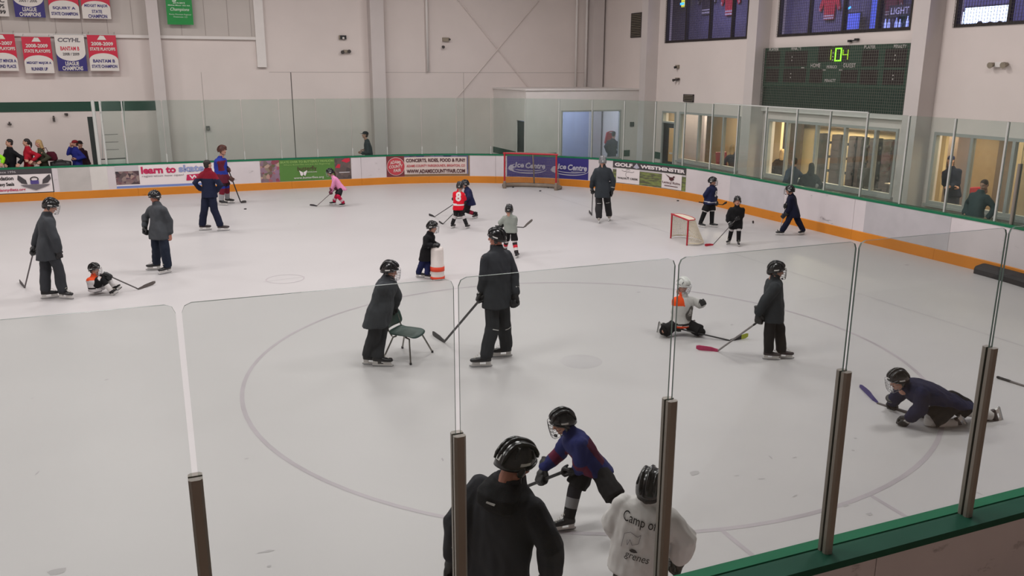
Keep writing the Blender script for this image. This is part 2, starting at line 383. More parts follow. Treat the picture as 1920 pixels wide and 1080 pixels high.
# glass --------------------------------------------------------------------
def pane(s0, s1, z0, z1, off, parent, m, thick=0.012, name='glass_pane', rad=0.04):
    """one tempered pane with rounded upper corners; faces clear, edges dark"""
    mb = MB(); n = max(1, int(math.ceil((s1 - s0) / 0.3))) if curved(s0, s1) else 1
    prof = []
    ss = [s0 + (s1 - s0) * i / n for i in range(n + 1)]
    if n == 1: ss = [s0, s0 + rad * 0.3, s0 + rad, s1 - rad, s1 - rad * 0.3, s1]; tops = [z1 - rad, z1 - rad * 0.3, z1, z1, z1 - rad * 0.3, z1 - rad]
    else: tops = [z1] * len(ss)
    A = [bmap(x, z0, off) for x in ss]; B = [bmap(x, t, off) for x, t in zip(ss, tops)]
    C = [bmap(x, z0, off - thick) for x in ss]; D = [bmap(x, t, off - thick) for x, t in zip(ss, tops)]
    k = len(ss); mb.add(A + B + C + D, [])
    for i in range(k - 1):
        mb.mi = 0
        mb.F += [(i, i + 1, k + i + 1, k + i), (2 * k + i + 1, 2 * k + i, 3 * k + i, 3 * k + i + 1)]; mb.M += [0, 0]
        mb.F += [(k + i, k + i + 1, 3 * k + i + 1, 3 * k + i), (i + 1, i, 2 * k + i, 2 * k + i + 1)]; mb.M += [1, 1]
    mb.F += [(0, k, 3 * k, 2 * k), (k - 1, 2 * k + k - 1, 3 * k + k - 1, 2 * k - 1)]; mb.M += [1, 1]
    return mb.build(name, [m, M_edge], parent)
def post(s, z0, z1, off, parent, m, w_=0.03, d=0.035, gap=0.008, name='glass_post'):
    """extruded support: a plate on each side of the glass joined by a web"""
    p, n = bp(s); t = V3((-n.y, n.x, 0)); mb = MB(); c = p + n * (off - 0.006)
    for sg in (1, -1):
        q = c + n * (sg * (gap + d / 2)); rg = []
        for z in (z0, z1):
            prof = [(-w_, -d / 2), (w_, -d / 2), (w_, d * 0.15), (w_ * 0.6, d / 2), (-w_ * 0.6, d / 2), (-w_, d * 0.15)]
            if sg < 0: prof = [(-x, -y) for x, y in prof]
            rg.append([q + t * x + n * y + UP * z for x, y in prof])
        mb.loft(rg)
    mb.obox(c + UP * ((z0 + z1) / 2), t * 0.006, n * (gap + 0.002), UP * ((z1 - z0) / 2 - 0.01))
    return mb.build(name, m, parent)
OG = -0.10
gn = struct('wall_near_glass')
SN = 1.2081; XN0 = -0.0188
for k in range(-8, 6):
    xa = XN0 + SN * k; xb = xa + SN
    if xb > S1: continue
    sa, sb = S4 + (S1 - xb), S4 + (S1 - xa)
    pane(sa + 0.012, sb - 0.012, HB - 0.02, HG, OG, gn, M_glassn)
    post(S4 + (S1 - xa), HB - 0.006, 2.246, OG, gn, M_alu)
post(S4 + (S1 - XN0 - SN * 5), HB - 0.006, 2.246, OG, gn, M_alu)
s = S4 + (S1 - XN0 - SN * 5)
while s - 1.22 > S3:                       # round the near corner
    pane(s - 1.22 + 0.012, s - 0.012, HB - 0.02, HG, OG, gn, M_glassn); s -= 1.22
    post(s, HB - 0.006, 2.246, OG, gn, M_alu)
gf = struct('wall_far_glass')
s = -2.04 + 0.82; seams = []
pane(-1.84, -1.26, HB, HG, OG, gf, M_glassf)
sl = [-1.22, -0.04] + [1.18 + 1.22 * i for i in range(0, 5)]
sl += [sl[-1] + 1.213 * i for i in range(1, 15)]
s_end0 = S2 + (YF - RC - 14.28)
k = (s_end0 - sl[6]) / 1.22; nn = int(round(k)); stp = (s_end0 - sl[6]) / nn
sl = sl[:7] + [sl[6] + stp * i for i in range(1, nn + 1)] + [s_end0 + 1.22 * i for i in range(1, 6)]
while sl[-1] + 1.22 < S3 + 3: sl.append(sl[-1] + 1.22)
for i in range(len(sl) - 1):
    pane(sl[i] + 0.008, sl[i + 1] - 0.008, HB, HG, OG, gf, M_glassf)
for i, s in enumerate(sl):
    if s < 11.5: post(s, HB, HB + 0.27 if s > -0.5 else HG, OG, gf, M_alu2, 0.018, 0.02, name='glass_stub' if s > -0.5 else 'glass_post')
    elif s < S2 - 3: post(s, HB, HG - 0.02, OG, gf, M_alu2, 0.014, 0.014)
    else: post(s, HB, HG - 0.01, OG, gf, M_alu2, 0.02, 0.02)
post(-1.84, HB, HG + 0.02, OG, gf, M_alu2, 0.03, 0.03); post(-2.04, HB, HG + 0.02, OG, gf, M_alu2, 0.05, 0.05)
# top trim of the end glass
mb = MB(); sweep(mb, [(OG + 0.01, HG), (OG + 0.01, HG + 0.03), (OG - 0.022, HG + 0.03), (OG - 0.022, HG)], sl[-8] - 3.66, sl[-8] + 2.44); mb.build('glass_top_trim', M_alu2, gf)

# far wall -----------------------------------------------------------------
wf = struct('wall_far')
b = MB(); b.box((S0, YW, 0), (XW + TW, YW + TW, CEIL)); b.build('wall_face', M_wall, wf)
b = MB(); b.box((S0, YW - 0.05, 5.13), (3.3, YW, CEIL)); b.build('upper_panel', M_wall2, wf)
for x in [S0 + 0.78 * i for i in range(1, 22)]:
    if x < 3.25: b = MB(); b.box((x - 0.012, YW - 0.056, 5.15), (x + 0.012, YW - 0.05, CEIL)); b.build('panel_seam', M_joint2, wf)
b = MB(); b.box((S0, YW - 0.12, 5.03), (3.3, YW, 5.13)); b.build('rail', M_white, wf)
b = MB(); b.box((3.3, YW - 0.14, 4.08), (3.62, YW, CEIL)); b.build('upright_trim', M_white, wf)
b = MB(); b.box((S0, YW - 0.02, 2.6), (-0.2, YW, 2.92)); b.build('green_stripe', M_stripe, wf)
b = MB(); b.box((3.7, YW - 0.004, 3.90), (XW, YW, 3.915)); b.build('wall_joint', M_joint2, wf)
b = MB(); b.box((4.46, YW - 0.006, 0), (4.49, YW, 3.9)); b.build('wall_joint', M_joint, wf)
for x in (1.35, 11.2): b = MB(); b.box((x, YW - 0.004, 0), (x + 0.015, YW, 3.9)); b.build('wall_joint', M_joint2, wf)
for x0, x1 in ((-0.24, 0.13), (7.41, 7.92), (16.70, 17.2)):
    b = MB(); b.box((x0, YW - 0.5, 0), (x1, YW, CEIL)); b.build('column', M_col, wf)
for x in (9.70, 16.12, 16.58):
    b = MB(); b.tube([(x, YW - 0.12, 3.25 if x > 12 else 3.95), (x, YW - 0.12, CEIL)], 0.05, 10); b.build('pipe', M_white, wf, True)
for (p, q) in (((10.6, 7.1), (14.3, 3.0)), ((14.75, 7.1), (10.95, 3.0))):
    b = MB(); b.tube([(p[0], YW - 0.1, p[1]), (q[0], YW - 0.1, q[1])], 0.014, 6); b.build('brace_rod', M_wall, wf)
# end wall ------------------------------------------------------------------
we = struct('wall_end')
WINU = [(19.14, 23.93), (12.68, 17.69), (6.4, 11.43)]
ZU0, ZU1 = 4.98, 6.95
WINL = [(19.14, 22.71), (12.66, 17.76), (6.4, 11.56)]
ZL0, ZL1 = 0.83, 2.57
holes = [(a, c, ZU0, ZU1) for a, c in WINU] + [(a, c, ZL0, ZL1) for a, c in WINL] + [(22.93, 23.84, 0, 2.55)]
b = MB(); slab(b, 'x', XW, XW + TW, (-8, YW + TW, 0, CEIL), holes); b.build('wall_face', M_wall, we)
for y0 in (5.4, 11.71, 18.02, 24.38):
    b = MB(); b.box((XW - 0.5, y0, 0), (XW, y0 + 0.43, CEIL)); b.build('column', M_col, we)
b = MB(); b.box((XW - 0.02, 22.3 + 1.56, 0.75), (XW, 24.38, 1.0)); b.build('green_stripe', M_stripe, we)
b = MB(); b.box((XW - 0.12, 12.14, 2.80), (XW, 18.02, 2.93)); b.build('ledge', M_white, we)
# near side of the hall and left end, behind and beside the viewer
b = MB(); b.box((S0, -8.3, 0), (XW + TW, -8, CEIL)); o = b.build('wall_near', M_wall); tag(o, kind='structure')
b = MB(); b.box((S0 - 0.3, -8.3, 0), (S0, YW + TW, CEIL)); o = b.build('wall_left', M_wall); tag(o, kind='structure')
b = MB(); b.box((S0 - 0.3, -8.3, CEIL), (22, YW + TW, CEIL + 0.2)); o = b.build('ceiling', M_ceil); tag(o, kind='structure')
# corner room ----------------------------------------------------------------
wr = struct('wall_corner_room')
RY, RX, RH = 25.6, 12.47, 3.27
b = MB(); slab(b, 'y', RY, RY + 0.12, (RX, XW, 0, RH), [(13.93, 16.5, 0.66, 2.53)]); b.build('front_face', M_white, wr)
b = MB(); slab(b, 'x', RX, RX + 0.12, (RY + 0.12, YW, 0, RH), [(25.75, 26.5, 0, 2.16)]); b.build('side_face', M_white, wr)
b = MB(); b.box((RX - 0.04, RY - 0.04, RH), (XW, YW, RH + 0.06)); b.build('roof', M_white, wr)
b = MB(); b.box((RX - 0.012, RY - 0.012, 0.72), (13.75, RY, 0.96)); b.box((16.62, RY - 0.012, 0.72), (16.95, RY, 0.96)); b.build('green_stripe', M_stripe, wr)
b = MB(); b.box((RX - 0.012, 26.55, 0.72), (RX, YW, 0.96)); b.build('green_stripe', M_stripe, wr)
b = MB(); b.box((RX + 0.03, 25.77, 0), (RX + 0.08, 26.48, 2.14)); b.build('door_leaf', M_dark, wr)
b = MB(); b.box((RX + 0.12, YW - 0.3, 0), (XW, YW - 0.2, RH)); b.build('back_face', mat('room_blue_wall', '#a9adc4', 0.7, var=0.06, vs_=0.8), wr)
b = MB(); b.box((RX + 0.12, RY + 0.12, -0.0), (XW, YW - 0.3, 0.02)); b.build('room_floor', M_rub, wr)
M_frame = mat('window_frame_grey', '#a5a5a2', 0.5)
M_glassw = glassy('window_glass', (0.88, 0.9, 0.93), 0.05, '#9aa0ad', 0.10, 0.7, 1.0)
def framed(axis, a, u0, u1, z0, z1, mull, fr, gm, fm, depth=0.09, parent=None, sill=None):
    """window: outer frame, mullions and one pane between each pair of mullions"""
    def bx(u, v, za, zb, d0, d1):
        m_ = MB()
        if axis == 'x': m_.box((a + d0, u, za), (a + d1, v, zb))
        else: m_.box((u, a + d0, za), (v, a + d1, zb))
        return m_
    m_ = MB()
    for (p, q, r, t) in ((u0, u1, z0, z0 + fr), (u0, u1, z1 - fr, z1), (u0, u0 + fr, z0 + fr, z1 - fr), (u1 - fr, u1, z0 + fr, z1 - fr)):
        k = bx(p, q, r, t, 0, depth); m_.add(k.V, k.F)
    m_.build('window_frame', fm, parent)
    us = [u0] + sorted(mull) + [u1]
    for x in sorted(mull): bx(x - fr * 0.5, x + fr * 0.5, z0 + fr, z1 - fr, 0.005, depth - 0.005).build('mullion', fm, parent)
    for i in range(len(us) - 1):
        p = us[i] + (fr if i == 0 else fr * 0.5); q = us[i + 1] - (fr if i == len(us) - 2 else fr * 0.5)
        bx(p, q, z0 + fr, z1 - fr, depth * 0.45, depth * 0.55).build('pane', gm, parent)
    if sill: bx(u0 - 0.04, u1 + 0.04, z0 - 0.06, z0, -0.06, depth).build('window_sill', fm, parent)
wn = struct('window_1'); framed('y', RY - 0.02, 13.93, 16.5, 0.66, 2.53, [15.26], 0.055, M_glassw, M_frame, 0.1, wn, True)
for i, (a, c) in enumerate(WINL):
    wn = struct('window_%d' % (i + 2))
    mu = ([21.47, 20.06], [16.88, 15.63, 14.52, 13.42], [10.50, 9.43, 8.35, 7.3])[i]
    framed('x', XW - 0.03, a, c, ZL0, ZL1, mu, 0.075, MATS['window_glass'] if 0 else glassy('lobby_glass_%d' % i, (0.97, 0.965, 0.95), 0.01, '#9a9690', 0.03, 0.9, 0.2), M_frame, 0.12, wn, True)
M_brown = mat('dark_bronze', '#2a2220', 0.5)
M_glassu = glassy('bar_glass', (0.93, 0.93, 0.96), 0.02, '#706a78', 0.06, 0.6, 0.5)
M_wire = mat('net_wire', '#3a3330', 0.6)
def wirenet(y0, y1, z0, z1, x, name, parent, step=0.075, t=0.0035):
    m_ = MB(); n = int((y1 - y0) / step); k = int((z1 - z0) / step)
    for i in range(n + 1): y = y0 + (y1 - y0) * i / n; m_.box((x - t, y - t, z0), (x + t, y + t, z1))
    for i in range(k + 1): z = z0 + (z1 - z0) * i / k; m_.box((x + t, y0, z - t), (x + 3 * t, y1, z + t))
    o = m_.build(name, M_wire, parent); o['kind'] = 'stuff'; return o
for i, (a, c) in enumerate(WINU):
    wn = struct('window_%d' % (i + 5))
    mu = ([22.63, 21.22, 19.97], [16.36, 15.02, 13.78], [10.04, 8.8, 7.6])[i]
    framed('x', XW, a, c, ZU0, ZU1, mu, 0.07, M_glassu, M_brown, 0.12, wn)
    wirenet(a, c, ZU0, ZU1, XW - 0.03, 'safety_net', wn)
# door with a transom window in the end wall
dr = struct('door_1')
b = MB()
for (p, q, r, t) in ((22.93, 23.84, 2.49, 2.55), (22.93, 23.0, 0, 2.49), (23.77, 23.84, 0, 2.49), (23.0, 23.77, 2.12, 2.18)): b.box((XW - 0.04, p, r), (XW + 0.1, q, t))
b.build('door_frame', M_frame, dr)
b = MB(); slab(b, 'x', XW + 0.02, XW + 0.06, (23.0, 23.77, 0.02, 2.12), [(23.08, 23.45, 0.72, 1.95)]); b.build('door_leaf', M_brown, dr)
b = MB(); b.box((XW + 0.035, 23.08, 0.72), (XW + 0.045, 23.45, 1.95)); b.build('door_pane', MATS['lobby_glass_0'], dr)
b = MB(); b.box((XW + 0.035, 23.0, 2.18), (XW + 0.045, 23.77, 2.49)); b.build('transom_pane', MATS['lobby_glass_0'], dr)
b = MB(); b.box((XW + 0.0, 23.1, 1.0), (XW + 0.02, 23.3, 1.06)); b.build('door_handle', M_alu2, dr)
# rooms behind the end wall ---------------------------------------------------
M_beige = mat('lobby_wall', '#b39b7c', 0.8, var=0.06, vs_=0.8); M_taupe = mat('lobby_taupe', '#6f6058', 0.8, var=0.06)
wl = struct('wall_lobby')
YN = 33.0
M_cream = mat('lobby_cream', '#cbb48e', 0.8, var=0.04)
b = MB(); b.box((21.8, 4.5, 0), (22.0, YN, 2.95)); b.build('back_face', M_beige, wl)
b = MB(); b.box((XW + TW, 4.5, 2.75), (22, YN, 2.95)); b.build('lobby_ceiling', M_taupe, wl)
b = MB(); b.box((XW + TW, 4.5, -0.05), (22, YN, 0.0)); b.build('lobby_floor', M_taupe, wl)
for y in (4.5, YN): b = MB(); b.box((XW + TW, y, 0), (21.8, y + 0.15, 2.75)); b.build('partition', M_beige, wl)
def lwall(px0, px1, X, m, name, z0=0.0, z1=2.75, th=0.1):
    ya, yb = AX(px0, 280, X).y, AX(px1, 280, X).y; b = MB(); b.box((X, min(ya, yb), z0), (X + th, max(ya, yb), z1)); b.build(name, m, wl)
M_mauve = mat('lobby_mauve', '#9a8f97', 0.8)
lwall(1236, 1281, 18.9, M_cream, 'cream_wall'); lwall(1281, 1318, 18.9, M_mauve, 'mauve_wall'); lwall(1318, 1400, 20.4, mat('lobby_tan', '#9c8468', 0.8, var=0.06), 'tan_wall')
lwall(1436, 1462, 18.5, M_cream, 'cream_wall'); lwall(1462, 1500, 20.2, mat('lobby_brown', '#5a4a42', 0.8), 'brown_wall'); lwall(1496, 1690, 20.6, M_cream, 'cream_wall', 0, 2.3)
lwall(1496, 1690, 20.3, mat('lobby_soffit', '#54463f', 0.8), 'soffit', 2.2, 2.75)
lwall(1735, 1772, 18.5, M_cream, 'cream_wall'); lwall(1772, 1798, 20.0, MATS['lobby_brown'], 'brown_wall'); lwall(1795, 1822, 18.9, M_mauve, 'mauve_wall'); lwall(1822, 1872, 20.6, MATS['lobby_tan'], 'tan_wall'); lwall(1872, 1902, 20.2, MATS['lobby_brown'], 'brown_wall'); lwall(1902, 1990, 18.9, M_cream, 'cream_wall')
M_bar = mat('bar_wall', '#5a5670', 0.8, var=0.18, vs_=1.2)
wb = struct('wall_bar_room')
b = MB(); b.box((21.8, 4.5, 4.4), (22.0, YN, 7.6)); b.build('back_face', M_bar, wb)
b = MB(); b.box((XW + TW, 4.5, 7.5), (22, YN, 7.7)); b.build('bar_ceiling', M_dark, wb)
b = MB(); b.box((XW + TW, 4.5, 4.3), (22, YN, 4.4)); b.build('bar_floor', M_dark, wb)
for y in (4.5, YN): b = MB(); b.box((XW + TW, y, 4.4), (21.8, y + 0.15, 7.5)); b.build('side_face', M_bar, wb)
# lights of those rooms
def room_light(x, y, z, e, col, sx=1.2, sy=1.2):
    ld = bpy.data.lights.new('room_lamp', 'AREA'); ld.shape = 'RECTANGLE'; ld.size = sx; ld.size_y = sy; ld.energy = e; ld.color = col
    lo = bpy.data.objects.new('room_lamp_light', ld); COL.objects.link(lo); lo.location = (x, y, z)
for x, y, e in ((18.2, 24.2, 60), (19.2, 22.6, 130), (19.2, 17.6, 190), (19.4, 13.9, 170), (18.0, 16.8, 34), (19.2, 9.8, 180), (18.0, 10.9, 34)): room_light(x, y, 2.70, e, (1.0, 0.84, 0.62), 0.7, 2.0)
room_light(15.0, 27.4, 3.2, 120, (0.78, 0.82, 1.0), 2.5, 1.5)
for y in (26.5, 20.5, 14.5, 9.0): room_light(20.0, y, 7.45, 190, (0.62, 0.60, 1.0), 1.5, 3.0)
# lamp housings under the hall ceiling
M_lampm = mat('lamp_housing', '#c9c9c6', 0.5)
for i, (x, y) in enumerate(LAMPS):
    b = MB(); b.box((x - 1.25, y - 0.65, CEIL - 0.6), (x + 1.25, y + 0.65, CEIL - 0.45))
    for sx in (-1, 1): b.tube([(x + sx, y, CEIL - 0.45), (x + sx, y, CEIL)], 0.012, 6)
    o = b.build('ceiling_lamp', M_lampm); tag(o, 'long white high-bay lamp hung from the hall ceiling over the ice', 'lamp', 'lamps over the ice')
# ------------------------------------------------------------------ adverts on the boards
P_ = lambda n, c, **k: mat('print_' + n, c, k.pop('rough', 0.5), **k)
for n, c in (('white', '#dcd3d3'), ('black', '#2b2728'), ('charcoal', '#3f3a3e'), ('crimson', '#b8174f'), ('red', '#c01f3a'), ('bluegrey', '#8791b8'), ('blue', '#6d7fb6'),
             ('green', '#4f7a34'), ('lgreen', '#8fae62'), ('maroon', '#6e2b31'), ('fair', '#b23a44'), ('cream', '#cdbdb6'), ('ink', '#4b2126'), ('navy', '#2c2767'), ('royal', '#2a2470'),
             ('silver', '#a9a7b5'), ('grey', '#6b656a'), ('lgrey', '#b9b3b6'), ('brown', '#7d6042'), ('violet', '#4b3f80'), ('flagred', '#c41238'), ('flagwhite', '#d9d2cc'), ('flagblue', '#2f2672'),
             ('flaggreen', '#0f8a3c'), ('pale', '#cfe0cc'), ('sbwhite', '#c9c4c0'), ('dullgreen', '#6a9a52')): P_(n, c)
mosaic('print_group', ['#3a2c33', '#6e4a50', '#8d7b74', '#503a48', '#a58a80', '#2d2730'], 9.0)
mosaic('print_flowers', ['#6d5a62', '#8f6f86', '#5d5a40', '#8a3550', '#b59a8a', '#54503f'], 8.0)
mosaic('print_bugs', ['#5b4f4c', '#463d3d', '#6b5a55', '#4a3f40'], 6.0)
mosaic('print_fairbg', ['#33325f', '#7a7590', '#2e2f58', '#6d6368'], 4.0)
mosaic('print_course', ['#5d5a44', '#7d8a4a', '#4d4a40', '#6d7a48'], 3.0, 'NOISE', (0.7, 0.7, 6))
for n in ('group', 'flowers', 'bugs', 'fairbg', 'course'): MATS['p' + n] = MATS['print_' + n]
for k in list(MATS):
    if k.startswith('print_') and k[6:] not in MATS: MATS[k[6:]] = MATS[k]
def advert(name, label, s0, s1, z0, z1, base, elems):
    root = thing(name, label, 'sign', bmap((s0 + s1) / 2, z0, 0.004))
    mb = MB(); sweep(mb, [(0.006, z0), (0.006, z1), (0.0005, z1), (0.0005, z0)], s0, s1, 0.2); mb.build('backing_sheet', MATS[base], root)
    printed(lambda u, v, o: bmap(s0 + u, z0 + v, o + 0.004), s1 - s0, z1 - z0, elems, root)
    return root
B = dict(bold=0.035); B2 = dict(bold=0.02)
wing = [(0, 0), (0.1, 1), (0.35, 0.75), (0.6, 0.5), (0.85, 0.15), (1, -0.55), (0.6, -0.35), (0.25, -0.2)]
def wingp(cx, cy, w_, h, sg): return [(cx + sg * (x - 0.5) * w_ * -1, cy + y * h) for x, y in (wing if sg < 0 else list(reversed(wing)))]
advert('board_advert', 'black and white foundation advert with winged kettlebell emblem on the far boards', -6.3, -3.41, 0.24, 1.0, 'black',
       [('rect', 0.01, 0.04, 0.99, 0.78, 'white'), ('rect', 0.0, 0.79, 1, 1, 'charcoal'), ('text', 'Navy Foundation since 1996', 0.2, 0.83, 0.66, 0.94, 'lgrey'),
        ('text', 'Danny Dietz Foundation', 0.14, 0.52, 0.63, 0.73, 'black', B), ('text', 'U S Navy Seals', 0.40, 0.30, 0.63, 0.48, 'black', B),
        ('rect', 0.28, 0.30, 0.385, 0.46, 'brown'), ('text', 'www.dannydietz.org', 0.37, 0.09, 0.73, 0.24, 'crimson', B2),
        ('poly', [(0.675, 0.76), (0.70, 0.70), (0.745, 0.55), (0.755, 0.38), (0.70, 0.42), (0.665, 0.58)], 'charcoal'), ('poly', [(0.895, 0.38), (0.905, 0.55), (0.95, 0.70), (0.975, 0.76), (0.985, 0.58), (0.95, 0.42)], 'charcoal'),
        ('ring', 0.825, 0.58, 0.036, 0.085, 0.03, 'black', (0, 360)), ('rect', 0.785, 0.38, 0.865, 0.53, 'violet'), ('poly', [(0.72, 0.29), (0.83, 0.13), (0.94, 0.29), (0.975, 0.36), (0.685, 0.36)], 'grey')])
advert('board_advert', 'white learn to skate advert with crimson and blue lettering and group photo', -1.62, 1.62, 0.26, 1.0, 'white',
       [('rect', 0.0, 0.17, 0.215, 1.0, 'pgroup'), ('rect', 0.0, 0.75, 0.215, 1.0, 'lgrey'), ('rect', 0.0, 0.02, 1.0, 0.11, 'blue'),
        ('text', 'learn to', 0.235, 0.60, 0.56, 0.92, 'crimson', dict(bold=0.045)), ('text', 'skate', 0.585, 0.62, 0.83, 0.94, 'bluegrey', dict(bold=0.04)),
        ('text', 'registration now open!', 0.24, 0.44, 0.63, 0.55, 'grey'), ('poly', [(0.65, 0.24), (0.88, 0.29), (0.89, 0.55), (0.66, 0.50)], 'crimson'), ('text', 'WIN', 0.68, 0.30, 0.86, 0.47, 'white', B)])
advert('board_advert', 'green butterfly pavilion advert between flower and insect photos', 2.86, 5.96, 0.26, 1.0, 'green',
       [('rect', 0, 0, 0.205, 1, 'pflowers'), ('rect', 0.815, 0, 1, 1, 'pbugs'), ('poly', [(0.89, 0.86), (0.93, 0.96), (0.985, 0.98), (0.99, 0.84), (0.95, 0.76)], 'red'), ('poly', [(0.82, 0.55), (0.85, 0.72), (0.88, 0.70), (0.87, 0.52)], 'red'),
        ('rect', 0.86, 0.30, 0.98, 0.34, 'lgrey'),
        ('text', 'SKATE OVER TO BUTTERFLY PAVILION', 0.215, 0.84, 0.80, 0.94, 'lgreen', B2), ('text', 'Where Butterflies are Just the Beginning!', 0.25, 0.71, 0.765, 0.80, 'lgreen'),
        ('text', 'butterfly', 0.40, 0.42, 0.61, 0.68, 'ink'), ('text', 'PAVILION', 0.505, 0.375, 0.61, 0.425, 'white'),
        ('poly', [(0.415, 0.49), (0.455, 0.40), (0.46, 0.30), (0.445, 0.22), (0.43, 0.26), (0.425, 0.36)], 'white'), ('poly', [(0.505, 0.49), (0.495, 0.36), (0.48, 0.22), (0.465, 0.28), (0.462, 0.40)], 'white'),
        ('text', 'www.butterflies.org', 0.355, 0.07, 0.685, 0.20, 'white')])
advert('board_advert', 'county fair advert with round red badge and cream lettering panel', 7.23, 10.25, 0.26, 1.0, 'pfairbg',
       [('rect', 0.0, 0.0, 0.215, 1.0, 'maroon'), ('rect', 0.215, 0.0, 0.985, 0.09, 'brown'), ('rect', 0.985, 0.0, 1.0, 1.0, 'brown'), ('rect', 0.215, 0.10, 0.965, 0.93, 'cream'),
        ('ell', 0.113, 0.5, 0.108, 0.44, 'cream'), ('ell', 0.113, 0.5, 0.104, 0.42, 'fair'), ('text', 'ADAMS', 0.045, 0.58, 0.175, 0.74, 'cream', dict(bold=0.03, arch=0.06)), ('text', 'COUNTY', 0.03, 0.40, 0.195, 0.55, 'cream', dict(bold=0.03, slope=0.05)),
        ('text', 'FAIR', 0.085, 0.22, 0.175, 0.37, 'cream', dict(bold=0.03, slope=0.03)),
        ('text', 'CONCERTS, RIDES, FOOD & FUN!!', 0.235, 0.66, 0.945, 0.86, 'ink', B), ('text', 'ADAMS COUNTY FAIRGROUNDS, BRIGHTON, CO', 0.24, 0.43, 0.945, 0.57, 'fair', B2),
        ('text', 'WWW.ADAMSCOUNTYFAIR.COM', 0.24, 0.15, 0.945, 0.34, 'ink', B)])
ic = []
for k in (0.0, 0.52):
    ic += [('ring', k + 0.245, 0.42, 0.235, 0.23, 0.035, 'silver', (170, 375), 1), ('ring', k + 0.26, 0.46, 0.20, 0.16, 0.03, 'silver', (175, 372), 1),
           ('poly', [(k + 0.015, 0.43), (k + 0.03, 0.33), (k + 0.09, 0.25), (k + 0.07, 0.40), (k + 0.11, 0.46), (k + 0.07, 0.52), (k + 0.10, 0.62), (k + 0.04, 0.56)], 'silver'),
           ('text', 'Ice', k + 0.10, 0.45, k + 0.205, 0.71, 'silver', dict(bold=0.03, shear=0.15)), ('text', 'Centre', k + 0.225, 0.42, k + 0.465, 0.70, 'silver', dict(bold=0.035, shear=0.15))]
ic.append(('text', 'PROMENADE', 0.79, 0.335, 0.97, 0.38, 'silver'))
advert('board_advert', 'purple advert with two silver ice centre logos behind the full size goal', 11.62, 14.70, 0.26, 1.0, 'royal', ic)
advert('board_advert', 'golf advert with grey heading band and two white club cards', 15.66, 18.76, 0.26, 1.0, 'pcourse',
       [('rect', 0.0, 0.70, 1.0, 1.0, 'charcoal'), ('rect', 0.0, 0.62, 1.0, 0.69, 'lgrey'), ('text', 'GOLF', 0.025, 0.76, 0.255, 0.93, 'white', dict(bold=0.05)), ('poly', [(0.265, 0.77), (0.31, 0.72), (0.35, 0.77), (0.31, 0.97)], 'silver'),
        ('text', 'WESTMINSTER', 0.36, 0.765, 0.985, 0.925, 'white', dict(bold=0.05)), ('rect', 0.05, 0.02, 0.355, 0.68, 'white'), ('rect', 0.66, 0.02, 0.945, 0.68, 'white'),
        ('ring', 0.20, 0.42, 0.028, 0.12, 0.010, 'black', (60, 300)), ('ring', 0.16, 0.64, 0.04, 0.08, 0.010, 'black', (190, 330)), ('ring', 0.245, 0.62, 0.04, 0.08, 0.010, 'black', (200, 340)), ('ring', 0.202, 0.60, 0.03, 0.07, 0.010, 'black', (20, 160)),
        ('text', 'WALNUT CREEK', 0.065, 0.20, 0.34, 0.29, 'black', B2),
        ('poly', [(0.705, 0.66), (0.775, 0.47), (0.80, 0.50)], 'ink'), ('ell', 0.80, 0.46, 0.034, 0.075, 'ink'), ('poly', [(0.815, 0.47), (0.838, 0.53), (0.828, 0.58), (0.818, 0.55)], 'ink'), ('ell', 0.836, 0.565, 0.011, 0.032, 'ink'), ('poly', [(0.79, 0.40), (0.798, 0.40), (0.80, 0.345), (0.793, 0.345)], 'ink'),
        ('text', 'Legacy Ridge', 0.675, 0.22, 0.93, 0.34, 'ink', B2), ('rect', 0.705, 0.13, 0.90, 0.16, 'ink')])
